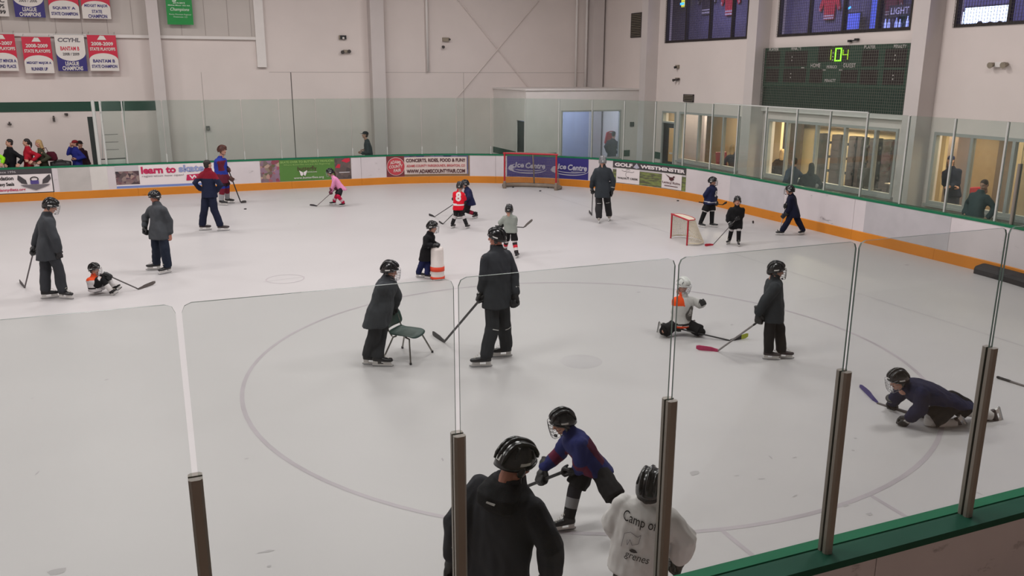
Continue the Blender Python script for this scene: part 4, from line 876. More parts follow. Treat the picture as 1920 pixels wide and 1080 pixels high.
def lchair(label, x, y, m):
    r = thing('lobby_chair', label, 'chair', (x, y, 0))
    b = MB(); b.box((x - 0.22, y - 0.22, 0.62), (x + 0.22, y + 0.22, 0.68)); b.build('seat', m, r)
    b = MB(); b.obox((x - 0.02, y + 0.24, 0.98), V3((0.22, 0, 0)), V3((0, 0.025, 0.004)), V3((0, 0.05, 0.26))); b.build('backrest', m, r)
    for i in (-1, 1):
        for j in (-1, 1): b = MB(); b.tube([(x + i * 0.2, y + j * 0.2, 0), (x + i * 0.18, y + j * 0.18, 0.62)], 0.014, 6); b.build('leg', M_black, r)
lchair('red chair behind the left lobby window', 18.0, 20.75, M_redch); lchair('red chair behind the right lobby window', 18.3, 10.75, M_redch); lchair('dark chair at the table behind the middle lobby window', 18.9, 15.0, M_black)
# bar: jerseys, neon sign, screens
def jersey_frame(name, label, x, y, z, w_, h, m, m2):
    r = thing(name, label, 'jersey', (x, y, z))
    out = [(-0.5, 0.10), (-0.36, 0.02), (-0.30, -1), (0.30, -1), (0.36, 0.02), (0.5, 0.10), (0.62, -0.45), (0.48, -0.5), (0.38, -0.2)]
    sh = [(-0.30, -1), (0.30, -1), (0.34, -0.25), (0.52, -0.62), (0.66, -0.55), (0.50, -0.05), (0.22, 0.05), (0.10, 0.0), (-0.10, 0.0), (-0.22, 0.05), (-0.50, -0.05), (-0.66, -0.55), (-0.52, -0.62), (-0.34, -0.25)]
    b = MB(); b.prism([(x, y - a * w_, z + c * h) for a, c in sh], (0.05, 0, 0)); b.build('jersey_body', m, r)
    for k, (c0_, c1_) in enumerate(((-0.97, -0.90), (-0.86, -0.80))): b = MB(); b.box((x - 0.004, y - 0.30 * w_, z + c0_ * h), (x, y + 0.30 * w_, z + c1_ * h)); b.build('hem_stripe', m2, r)
    for sg in (-1, 1): b = MB(); b.prism([(x - 0.004, y - sg * a * w_, z + c * h) for a, c in ((0.555, -0.50), (0.60, -0.46), (0.63, -0.535), (0.585, -0.575))], (0.004, 0, 0)); b.build('cuff_stripe', m2, r)
M_jred = mat('jersey_red', '#b01a2c', 0.8); M_jwhite = mat('jersey_white', '#b9b2b4', 0.8); M_jdark = mat('jersey_dark', '#2c2430', 0.8)
def bar_pt(px, py, X): return AX(px, py, X)
p = bar_pt(1370, -22, 21.7); jersey_frame('framed_jersey', 'red hockey jersey hanging in the bar behind the left upper window', 21.72, p.y, p.z, 1.0, 1.05, M_jred, M_jwhite)
p = bar_pt(1325, -22, 21.7); jersey_frame('framed_jersey', 'dark hockey jersey hanging in the bar behind the left upper window', 21.72, p.y, p.z, 1.0, 1.05, M_jdark, M_jwhite)
p = bar_pt(1556, -6, 21.7); jersey_frame('framed_jersey', 'small red jersey hanging in the bar behind the middle upper window', 21.72, p.y, p.z, 0.8, 0.75, M_jred, M_jwhite)
p = bar_pt(1672, -14, 21.7); jersey_frame('framed_jersey', 'faded red jersey hanging at the right end of the middle upper window', 21.72, p.y, p.z, 0.7, 0.7, mat('jersey_faded', '#7a3a44', 0.8), M_jwhite)
M_neony = mat('neon_yellow', '#e6e04a', 0.4, emit=1.5); M_neonb = mat('neon_blue', '#3aa0ff', 0.4, emit=4.0); M_tv = mat('screen_white', '#cfe0ff', 0.4, emit=3.2); M_tvb = mat('screen_blue', '#5a6fe0', 0.4, emit=0.5)
p = bar_pt(1281, 2, 21.5); r = thing('neon_sign', 'yellow and blue lit bottle sign behind the left upper window', 'sign', p)
b = MB(); b.loft([[V3((21.5 + 0.04 * math.sin(2 * math.pi * j / 10), p.y + rr * math.cos(2 * math.pi * j / 10), p.z + z)) for j in range(10)] for rr, z in ((0.12, -0.25), (0.14, 0.0), (0.12, 0.15), (0.05, 0.3), (0.05, 0.45))]); b.build('bottle_shape', M_neony, r)
b = MB(); b.box((21.44, p.y - 0.15, p.z - 0.16), (21.46, p.y + 0.15, p.z - 0.07)); b.build('label_band', M_neonb, r)
p = bar_pt(1589, 17, 21.0); b = MB(); b.tube([p + V3((0, 0.15, -0.04)), p, p + V3((0, -0.12, 0.05))], 0.03, 8, True); o = b.build('neon_tube', M_neonb); tag(o, 'short bright blue neon tube behind the middle upper window', 'light')
def screen(name, label, px, py, X, w_, h, m):
    p = bar_pt(px, py, X); r = thing(name, label, 'screen', p); b = MB(); b.box((X, p.y - w_, p.z - h), (X + 0.06, p.y + w_, p.z + h)); b.build('casing', M_black, r)
    b = MB(); b.box((X - 0.005, p.y - w_ + 0.03, p.z - h + 0.03), (X, p.y + w_ - 0.03, p.z + h - 0.03)); b.build('display', m, r)
screen('large_screen', 'large bright white screen behind the right upper window', 1848, 36, 21.0, 0.72, 0.36, M_tv)
screen('wall_screen', 'blue lit screen on the bar wall left of the neon tube', 1600, 40, 21.6, 0.30, 0.28, M_tvb)
screen('wall_screen', 'tall blue lit panel right of the neon tube in the bar', 1638, 25, 21.6, 0.14, 0.5, M_tvb)
screen('wall_screen', 'narrow blue lit panel near the left frame of the right upper window', 1805, 40, 21.2, 0.10, 0.28, M_tv)
p = bar_pt(1688, 20, 21.6); r = thing('light_sign', 'pale lettered beer sign at the right end of the middle upper window', 'sign', p)
b = MB(); vs_t, fs_t = text_geo('LIGHT', 0.02); b.add([(21.58, p.y + 0.36 - 0.72 * x, p.z - 0.1 + 0.2 * y) for x, y in vs_t], fs_t); b.build('lettering', mat('sign_pale', '#b9b6d8', 0.5, emit=0.5), r)
b = MB(); b.box((21.6, p.y - 0.45, p.z - 0.18), (21.64, p.y + 0.45, p.z + 0.18)); b.build('board', mat('sign_board', '#4a4652', 0.6), r)
M_bottle = mat('bottle_lit', '#a9b6ff', 0.2, emit=0.9); M_bottle2 = mat('bottle_dark', '#3a3550', 0.2)
rb = random.Random(3)
sh = bar_pt(1683, 52, 21.2)
b = MB(); b.box((21.0, sh.y - 0.75, sh.z - 0.05), (21.5, sh.y + 0.75, sh.z)); o = b.build('bottle_shelf', M_black); tag(o, 'dark bottle shelf behind the middle upper window', 'shelf')
NMS = ['first', 'second', 'third', 'fourth', 'fifth', 'sixth', 'seventh', 'eighth', 'ninth', 'tenth']
for i in range(10):
    y = sh.y + 0.66 - 0.145 * i; h = rb.uniform(0.24, 0.34); b = MB()
    b.loft([[V3((21.2 + rr * math.cos(2 * math.pi * j / 10), y + rr * math.sin(2 * math.pi * j / 10), sh.z + z * h)) for j in range(10)] for rr, z in ((0.035, 0), (0.04, 0.05), (0.04, 0.55), (0.015, 0.75), (0.015, 1.0))])
    o = b.build('bar_bottle', M_bottle if i % 3 else M_bottle2, None, True); tag(o, '%s bottle from the left on the bar shelf' % NMS[i], 'bottle', 'bottles on the bar shelf')
p = AY(1149, 262, 27.6); jersey_y = p
r = thing('hung_jersey', 'red jersey with white stripes hanging inside the corner room window', 'jersey', p)
b = MB(); b.prism([(p.x + a * 0.55, 27.6, p.z + c * 0.8) for a, c in [(-0.30, -0.6), (0.30, -0.6), (0.34, 0.15), (0.55, -0.25), (0.66, -0.15), (0.50, 0.38), (0.2, 0.45), (-0.2, 0.45), (-0.50, 0.38), (-0.66, -0.15), (-0.55, -0.25), (-0.34, 0.15)]], (0, 0.08, 0)); b.build('jersey_body', M_jred, r)
for c0_, c1_ in ((-0.5, -0.44), (-0.05, 0.0), (0.36, 0.41)): b = MB(); b.box((p.x - 0.17, 27.59, p.z + c0_ * 0.8), (p.x + 0.17, 27.6, p.z + c1_ * 0.8)); b.build('stripe', M_jwhite, r)
cx0, cx1 = AY(1152, 260, 27.9).x, AY(1172, 260, 27.9).x
b = MB(); b.box((cx0, 27.9, 0.03), (cx1, 28.5, 2.4)); o = b.build('dark_cupboard', M_dark); tag(o, 'tall dark cupboard in the corner room behind the red jersey', 'cupboard')

# ------------------------------------------------------------------ glass gate beside the spectators
gt = thing('glass_gate', 'glass gate panel with thin rails right of the dark pad', 'gate', AY(208, 308, 26.3))
b = MB()
for (xa, ya, xb, yb) in ((193, 253, 221, 251.5), (196, 267, 222, 266), (197, 281, 223, 280)): b.tube([AY(xa, ya, 26.3), AY(xb, yb, 26.3)], 0.008, 6); b.build('rail', M_grille, gt); b = MB()
b = MB(); b.tube([AY(190, 299, 26.3), AY(236, 296.5, 26.3)], 0.02, 6); b.build('bottom_rail', M_grille, gt)
b = MB(); p, q = AY(190, 300, 26.3), AY(236, 308, 26.3); b.box((p.x, 26.28, q.z - 0.05), (q.x, 26.3, p.z)); b.build('kick_panel', M_white, gt)
for i_ in (191, 234): b = MB(); b.tube([AY(i_ - 2, 190, 26.3), AY(i_ + 2, 308, 26.3)], 0.014, 6); b.build('stile', M_alu2, gt)
# ------------------------------------------------------------------ figures
def remesh(mb, voxel, it=3, fac=0.6):
    me = mb.mesh('tmp'); o = bpy.data.objects.new('tmp', me); COL.objects.link(o)
    m = o.modifiers.new('r', 'REMESH'); m.mode = 'VOXEL'; m.voxel_size = voxel; m.use_smooth_shade = True
    if it: s = o.modifiers.new('s', 'SMOOTH'); s.iterations = it; s.factor = fac
    dg = bpy.context.evaluated_depsgraph_get(); r = bpy.data.meshes.new_from_object(o.evaluated_get(dg))
    bpy.data.objects.remove(o); bpy.data.meshes.remove(me); return r
def crease(me, amp, scale, seed=0.0):
    """cloth folds: push the surface in and out along its normals"""
    nv = [v.normal.copy() for v in me.vertices]; off = V3((seed * 3.1, seed * 1.7, seed))
    for v, n in zip(me.vertices, nv):
        p = v.co * scale + off; p.z *= 0.5; p.x += 0.6 * p.z
        v.co += n * (amp * (noise.noise(p) + 0.5 * noise.noise(p * 2.3)))
def cloth(col, var=0.06, name=None, rough=0.85):
    return mat('cloth_' + col.strip('#') + (name or ''), col, rough, var=var, vs_=5, bump=0.12, bs=260, spec=0.25)
SKIN = mat('skin', '#b98a76', 0.55, var=0.05, vs_=20); SKIN2 = mat('skin_ruddy', '#a8705e', 0.55, var=0.05, vs_=20)
EYE = mat('eye_white', '#cfc8c4', 0.2); IRIS = mat('eye_dark', '#241b18', 0.2); LIPS = mat('lips', '#94544c', 0.5)
HAIRS = {c: mat('hair_' + n, c, 0.6, var=0.2, vs_=60, bump=0.4, bs=90, stretch=(1, 1, 0.15)) for n, c in (('dark', '#1d1614'), ('brown', '#3a241a'), ('blond', '#a98a5c'), ('grey', '#77706a'))}
M_helm = mat('helmet_black', '#151517', 0.22, spec=0.6); M_helmw = mat('helmet_white', '#cfd0cd', 0.28); M_helmg = mat('helmet_grey', '#77787a', 0.3)
M_pad = mat('helmet_vent', '#050506', 0.5); M_stick_w = mat('sticker_white', '#c9c9c6', 0.4); M_cage = mat('cage_wire', '#9c9da0', 0.3, 0.6); M_cageb = mat('cage_black', '#2a2a2c', 0.4)
M_boot = mat('skate_boot', '#17171a', 0.35); M_boot2 = mat('skate_boot_brown', '#2c2023', 0.45); M_hold = mat('skate_holder', '#cfcdca', 0.4); M_steel = mat('skate_runner', '#a8aaac', 0.25, 0.9); M_lace = mat('skate_lace', '#b9b3a6', 0.8)
M_glove = mat('glove_black', '#141416', 0.5, var=0.1, vs_=20); M_glovew = mat('glove_trim', '#b9b8b6', 0.6)
# --- shared heads, hands, boots, helmets (unit adult size, face towards +Y)
def head_mesh(vox):
    b = MB(); X, Y, Z = V3((1, 0, 0)), V3((0, 1, 0)), V3((0, 0, 1))
    b.ell((0, -0.012, 0.032), X * 0.073, Y * 0.093, Z * 0.083, 20, 14); b.ell((0, 0.018, -0.03), X * 0.062, Y * 0.068, Z * 0.083, 18, 12)
    b.ell((0, 0.055, -0.088), X * 0.034, Y * 0.028, Z * 0.026); b.tube([(-0.05, -0.0, -0.07), (0.0, 0.05, -0.092), (0.05, -0.0, -0.07)], 0.024, 8, True)
    b.tube([(0, 0.080, 0.022), (0, 0.100, -0.018), (0, 0.102, -0.026)], [0.008, 0.012, 0.013], 8, True)
    for s in (-1, 1):
        b.ell((s * 0.012, 0.092, -0.028), X * 0.009, Y * 0.010, Z * 0.008); b.ell((s * 0.036, 0.062, -0.025), X * 0.024, Y * 0.02, Z * 0.022)
        b.tube([(s * 0.012, 0.083, 0.031), (s * 0.046, 0.070, 0.033)], 0.010, 8, True)
        b.ell((s * 0.074, -0.012, -0.008), X * 0.010, Y * 0.019, Z * 0.031)
    b.tube([(0, -0.02, -0.05), (0, -0.025, -0.17)], [0.05, 0.053], 12, True)
    me = remesh(b, vox, 2, 0.5); out = MB(); out.add([v.co.copy() for v in me.vertices], [tuple(p.vertices) for p in me.polygons]); bpy.data.meshes.remove(me)
    out.mi = 1
    for s in (-1, 1): out.ell((s * 0.031, 0.0725, 0.010), X * 0.013, Y * 0.010, Z * 0.008, 8, 6)
    out.mi = 2
    for s in (-1, 1): out.ell((s * 0.031, 0.0805, 0.010), X * 0.006, Y * 0.004, Z * 0.006, 8, 6)
    for s in (-1, 1): out.tube([(s * 0.014, 0.0905, 0.034), (s * 0.032, 0.086, 0.040), (s * 0.050, 0.073, 0.035)], 0.0035, 5)
    out.mi = 3; out.ell((0, 0.0835, -0.053), X * 0.021, Y * 0.006, Z * 0.005, 10, 6); out.ell((0, 0.0825, -0.062), X * 0.018, Y * 0.006, Z * 0.006, 10, 6)
    return out
HEAD = {'hi': head_mesh(0.006), 'lo': head_mesh(0.011)}
def hand_geo(fat, cuff):
    """right hand: fingers to +Y, back of the hand +Z, thumb on the -X side; curled round an axis along X at (0, .095, -.035)"""
    b = MB(); r = 0.0105 * fat
    for i, x in enumerate((-0.034, -0.011, 0.012, 0.034)):
        x *= 0.75 + 0.25 * fat; L_ = (0.9, 1.0, 0.95, 0.8)[i]; e = 0.006 * (fat - 1)
        b.tube([(x, 0.075, 0.0), (x, 0.075 + 0.048 * L_, -0.004), (x, 0.080 + 0.060 * L_ + e, -0.036), (x, 0.060 + 0.048 * L_, -0.064 - e), (x, 0.070, -0.066 - e)], [r * 1.1, r * 1.1, r, r * 0.95, r * 0.85], 8, True)
    b.tube([(-0.036, 0.015, -0.012), (-0.058, 0.050, -0.034), (-0.044, 0.085, -0.058), (-0.020, 0.098, -0.066)], [r * 1.5, r * 1.3, r * 1.1, r * 0.95], 8, True)
    X, Y, Z = V3((1, 0, 0)), V3((0, 1, 0)), V3((0, 0, 1))
    rg = []
    for (y, w_, h) in ((-0.03, 0.028, 0.022), (0.0, 0.034, 0.024), (0.04, 0.043, 0.022), (0.082, 0.045, 0.017)):
        rg.append([V3((math.copysign(abs(math.cos(2 * math.pi * j / 16)) ** 0.7, math.cos(2 * math.pi * j / 16)) * w_ * (0.8 + 0.2 * fat), y, -0.008 + math.copysign(abs(math.sin(2 * math.pi * j / 16)) ** 0.7, math.sin(2 * math.pi * j / 16)) * h * fat)) for j in range(16)])
    b.loft(rg)
    if cuff:
        rg = [[V3((w_ * math.cos(2 * math.pi * j / 18), y, -0.008 + h * math.sin(2 * math.pi * j / 18))) for j in range(18)] for (y, w_, h) in ((0.015, 0.045, 0.035), (-0.04, 0.05, 0.043), (-0.115, 0.066, 0.058), (-0.12, 0.055, 0.047))]
        b.loft(rg)
        b.ell((0, 0.045, 0.018), X * 0.045, Y * 0.035, Z * 0.016); b.ell((0, -0.06, 0.035), X * 0.045, Y * 0.045, Z * 0.014)
    return b
_me = remesh(hand_geo(1.55, True), 0.0075, 1, 0.4); GLOVE = _me
for p in GLOVE.polygons:                       # trim band on the cuff
    p.material_index = 1 if (-0.102 < p.center.y < -0.088 or (0.03 < p.center.y < 0.045 and p.center.z > 0.02)) else 0
GLOVE.polygons.foreach_set('use_smooth', [True] * len(GLOVE.polygons))
_me = remesh(hand_geo(1.0, False), 0.006, 1, 0.4); HAND = MB(); HAND.add([v.co.copy() for v in _me.vertices], [tuple(p.vertices) for p in _me.polygons])
GRIP = V3((0, 0.10, -0.035))
def boot_mesh():
    b = MB(); rg = []
    for (y, z, w_, h) in ((-0.095, 0.115, 0.026, 0.035), (-0.07, 0.12, 0.038, 0.05), (0.0, 0.115, 0.040, 0.045), (0.07, 0.105, 0.045, 0.036), (0.13, 0.10, 0.046, 0.030), (0.175, 0.10, 0.036, 0.026), (0.195, 0.10, 0.015, 0.014)):
        rg.append([V3((w_ * math.cos(2 * math.pi * j / 16), y, z + h * math.sin(2 * math.pi * j / 16))) for j in range(16)])
    b.loft(list(reversed(rg)))
    rg = [[V3((w_ * math.cos(2 * math.pi * j / 16), y + d * math.sin(2 * math.pi * j / 16), z)) for j in range(16)] for (z, y, w_, d) in ((0.10, -0.03, 0.036, 0.058), (0.17, -0.03, 0.036, 0.054), (0.215, -0.03, 0.038, 0.052), (0.24, -0.028, 0.04, 0.052))]
    b.loft(rg); b.tube([(0, 0.02, 0.16), (0, 0.015, 0.25)], [0.03, 0.024], 8, True)
    me = remesh(b, 0.011, 2, 0.5); return me
BOOT = boot_mesh()
_b = MB()
_b.loft([[V3((x * w_, y, z)) for (x, y) in ((-1, -0.085), (1, -0.085), (1, -0.02), (-1, -0.02))] for z, w_ in ((0.035, 0.008), (0.085, 0.024))])
_b.loft([[V3((x * w_, y, z)) for (x, y) in ((-1, 0.06), (1, 0.06), (1, 0.165), (-1, 0.165))] for z, w_ in ((0.035, 0.008), (0.085, 0.026))])
_b.box((-0.008, -0.1, 0.022), (0.008, 0.19, 0.04)); HOLDER = _b.mesh('holder')
_b = MB(); _b.prism([(-0.0025, y, z) for y, z in ((-0.105, 0.03), (-0.11, 0.015), (-0.09, 0.002), (0.17, 0.002), (0.2, 0.012), (0.205, 0.03))], (0.005, 0, 0)); RUNNER = _b.mesh('runner')
_b = MB()
for i in range(5): _b.tube([(-0.022, 0.135 - 0.024 * i, 0.132 + 0.016 * i + 0.012 * (i > 2)), (0, 0.14 - 0.024 * i, 0.141 + 0.018 * i + 0.012 * (i > 2)), (0.022, 0.135 - 0.024 * i, 0.132 + 0.016 * i + 0.012 * (i > 2))], 0.004, 5)
LACES = _b.mesh('laces')
def hsurf(a, t, k=1.0):
    """helmet shell: azimuth a from the front, t from crown (0) to rim (1)"""
    ca = math.cos(a); zr = 0.040 + (-0.085) * (1 - ca) / 2 - 0.02 * math.sin(a) ** 2
    c = V3((0, -0.010, 0.028)); AX_, AY_, AZ_ = 0.097 * k, 0.118 * k, 0.106 * k
    z = AZ_ * math.cos(t * math.pi / 2) + (zr - 0.028) * (1 - math.cos(t * math.pi / 2)) if zr < 0.028 else AZ_ + (zr - 0.028 - AZ_) * (1 - math.cos(t * math.pi / 2))
    q = math.sin(min(1.0, t * 1.06) * math.pi / 2) ** 0.85
    return c + V3((AX_ * q * math.sin(a), AY_ * q * ca, z))
def helmet_meshes():
    b = MB(); n, k = 28, 9; rg = []
    for i in range(1, k + 1): rg.append([hsurf(2 * math.pi * j / n, i / k) for j in range(n)])
    inner = [[hsurf(2 * math.pi * j / n, i / k, 0.92) for j in range(n)] for i in range(k, 0, -1)]
    b.loft([list(reversed(r)) for r in rg + inner])
    # raised ribs front to back and a brow
    for x0 in (-0.55, 0.0, 0.55):
        pts = []
        for i in range(-7, 9):
            t = abs(i) / 10.0 + 0.02; a = 0 if i < 0 else math.pi; p = hsurf(a, t, 1.0); q = V3((x0 * 0.085, p.y * (1 - 0.12 * abs(x0)), p.z - 0.022 * abs(x0))); pts.append(q)
        b.tube(pts, [0.008] + [0.014] * (len(pts) - 2) + [0.008], 6, True)
    brow = [hsurf(math.radians(a), 0.97, 1.02) for a in range(-75, 76, 15)]; b.tube(brow, 0.009, 6, True)
    shell = b.mesh('shell'); shell.polygons.foreach_set('use_smooth', [True] * len(shell.polygons))
    b = MB()
    for s in (-1, 1):
        for a, t in ((35, 0.55), (60, 0.6), (120, 0.6), (150, 0.62)):
            p0 = hsurf(math.radians(a) * s, t - 0.10, 1.012); p1 = hsurf(math.radians(a) * s, t + 0.10, 1.012); b.tube([p0, p1], 0.0075, 6, True)
    vents = b.mesh('vents')
    b = MB()
    def patch(a0, a1, t0, t1):
        P = [hsurf(a0 + (a1 - a0) * i / 4, t0 + (t1 - t0) * j / 2, 1.018) for j in range(3) for i in range(5)]
        b.add(P, [(j * 5 + i, j * 5 + i + 1, (j + 1) * 5 + i + 1, (j + 1) * 5 + i) for j in range(2) for i in range(4)])
    R_ = math.radians
    for s in (-1, 1): patch(R_(68) * s, R_(100) * s, 0.80, 0.87)
    patch(R_(168), R_(192), 0.72, 0.86); patch(R_(-10), R_(10), 0.76, 0.84)
    stick = b.mesh('stick')
    b = MB()
    for s in (-1, 1):
        c = V3((s * 0.088, -0.005, -0.028)); b.ell(c, V3((0.012, 0, 0)), V3((0, 0.026, 0)), V3((0, 0, 0.034))); b.tube([c + V3((0, -0.02, 0.01)), c + V3((-s * 0.012, -0.06, 0.0)), V3((s * 0.04, -0.10, -0.03))], 0.009, 6, True)
    ears = b.mesh('ears'); ears.polygons.foreach_set('use_smooth', [True] * len(ears.polygons))
    b = MB(); b.tube([(-0.088, 0.0, -0.05), (-0.06, 0.035, -0.10), (0, 0.062, -0.122), (0.06, 0.035, -0.10), (0.088, 0.0, -0.05)], 0.005, 5, True); strap = b.mesh('strap')
    b = MB()
    def cg(x, z): return V3((x, 0.135 + 0.012 * math.sin((0.04 - z) * 14) - 3.2 * x * x, z))
    for x in (-0.07, -0.042, -0.014, 0.014, 0.042, 0.07): b.tube([cg(x, 0.05 - 0.15 * i / 6 * (1 - 1.6 * abs(x))) for i in range(7)], 0.0022, 4)
    for z in (0.045, 0.012, -0.022, -0.056, -0.09):
        w_ = 0.092 if z > -0.05 else 0.078; b.tube([V3((-w_, 0.055, z + 0.004))] + [cg(-w_ * 0.9 + w_ * 1.8 * i / 10, z) for i in range(11)] + [V3((w_, 0.055, z + 0.004))], 0.0022, 4)
    b.ell((0, 0.105, -0.10), V3((0.03, 0, 0)), V3((0, 0.015, 0)), V3((0, 0, 0.014)))
    cage = b.mesh('cage'); return shell, vents, stick, ears, strap, cage
H_SHELL, H_VENT, H_STK, H_EAR, H_STRAP, H_CAGE = helmet_meshes()
def inst(name, me, mats, M, root, parent=None):
    """copy of a shared mesh placed by matrix M (world); materials sit on the object"""
    o = bpy.data.objects.new(name, me); COL.objects.link(o)
    if not me.materials:
        for i in range(max(1, len(mats))): me.materials.append(mats[i] if i < len(mats) else None)
    if parent is None:
        o.parent = root; o.matrix_parent_inverse = Matrix.Translation(-root.location); o.matrix_basis = M
    else: o.parent = parent
    for i, m in enumerate(mats):
        o.material_slots[i].link = 'OBJECT'; o.material_slots[i].material = m
    return o
def frame(loc, y, z, k):
    """matrix with +Y along y and +Z near z"""
    y = y.normalized(); x = y.cross(z); x = x.normalized() if x.length > 1e-5 else y.orthogonal().normalized(); z = x.cross(y)
    return Matrix(((x.x * k, y.x * k, z.x * k, loc.x), (x.y * k, y.y * k, z.y * k, loc.y), (x.z * k, y.z * k, z.z * k, loc.z), (0, 0, 0, 1)))
def ik(a, c, l1, l2, pole):
    d = c - a; D = d.length
    if D > (l1 + l2) * 0.995: return a + d * (l1 / (l1 + l2))
    D = max(D, abs(l1 - l2) + 0.02); t = (l1 * l1 - l2 * l2 + D * D) / (2 * D); h = math.sqrt(max(0, l1 * l1 - t * t)); dn = d.normalized()
    p = pole - a; p = p - dn * p.dot(dn); p = p.normalized() if p.length > 1e-4 else dn.orthogonal().normalized()
    return a + dn * t + p * h
def sring(c, s, f, hw, hd, n=18, pw=0.8):
    r = []
    for j in range(n):
        a = 2 * math.pi * j / n; ca, sa = math.cos(a), math.sin(a)
        r.append(c + s * (math.copysign(abs(ca) ** pw, ca) * hw) + f * (math.copysign(abs(sa) ** pw, sa) * hd))
    return r
# --- sticks -------------------------------------------------------------------
def stick(label, butt, heel, toe, shaft='#2a2626', blade='#1d1b1c', tape=None, k=1.0, up=UP, group='hockey sticks'):
    root = thing('hockey_stick', label, 'hockey stick', heel, group)
    ax = (heel - butt).normalized(); bd = (toe - heel).normalized(); sd = ax.cross(bd); sd = sd.normalized() if sd.length > 1e-4 else ax.orthogonal().normalized()
    tp = sd.cross(ax).normalized(); hp = heel - ax * 0.03 * k
    M1 = mat('shaft_' + shaft, shaft, 0.4, var=0.15, vs_=9); M2 = mat('blade_' + blade, blade, 0.55, var=0.12, vs_=20)
    mb = MB(); w_, t = 0.015 * k, 0.010 * k
    mb.loft([[p + tp * x * w_ + sd * y * t for x, y in ((-1, -0.6), (-0.7, -1), (0.7, -1), (1, -0.6), (1, 0.6), (0.7, 1), (-0.7, 1), (-1, 0.6))] for p in (butt, butt.lerp(hp, 0.5), hp)]); mb.build('shaft', M1, root)
    mb = MB(); rg = []; L_ = (toe - heel).length; un = (up - bd * up.dot(bd)); un = un.normalized() if un.length > 1e-4 else tp
    for i in range(8):
        q = i / 7; c = heel.lerp(toe, q) + sd * (0.03 * k * (q * q)); h = k * (0.028 + 0.012 * math.sin(min(1, q * 1.6) * math.pi / 2)) * (1 if i < 7 else 0.6); th = 0.006 * k
        c = c + un * (0.035 * k)
        if i == 0: h = 0.016 * k; th = 0.010 * k; c = hp - ax * 0.01 * k
        if i == 1: c = c - un * (0.010 * k)
        rg.append([c + un * (y * h) + sd * (x * th) for x, y in ((-1, -1), (1, -1), (1, 0.8), (0.4, 1), (-0.4, 1), (-1, 0.8))])
    mb.loft(rg); mb.build('blade', M2, root)
    if tape:
        mb = MB(); i0 = 4; mb.loft([[p + (p - sum(r_, V3((0, 0, 0))) / 6) * 0.06 for p in r_] for r_ in rg[i0:]]); mb.build('blade_tape', mat('tape_' + tape, tape, 0.7), root)
    mb = MB(); mb.tube([butt - ax * 0.005, butt + ax * 0.012 * k, butt + ax * 0.02 * k, butt + ax * 0.16 * k], [0.017 * k, 0.019 * k, 0.0165 * k, 0.0165 * k], 10, True); mb.build('grip_tape', mat('tape_dark', '#1a1a1b', 0.8), root)
    root['_b'] = tuple(butt); root['_h'] = tuple(hp)
    return root, butt, hp
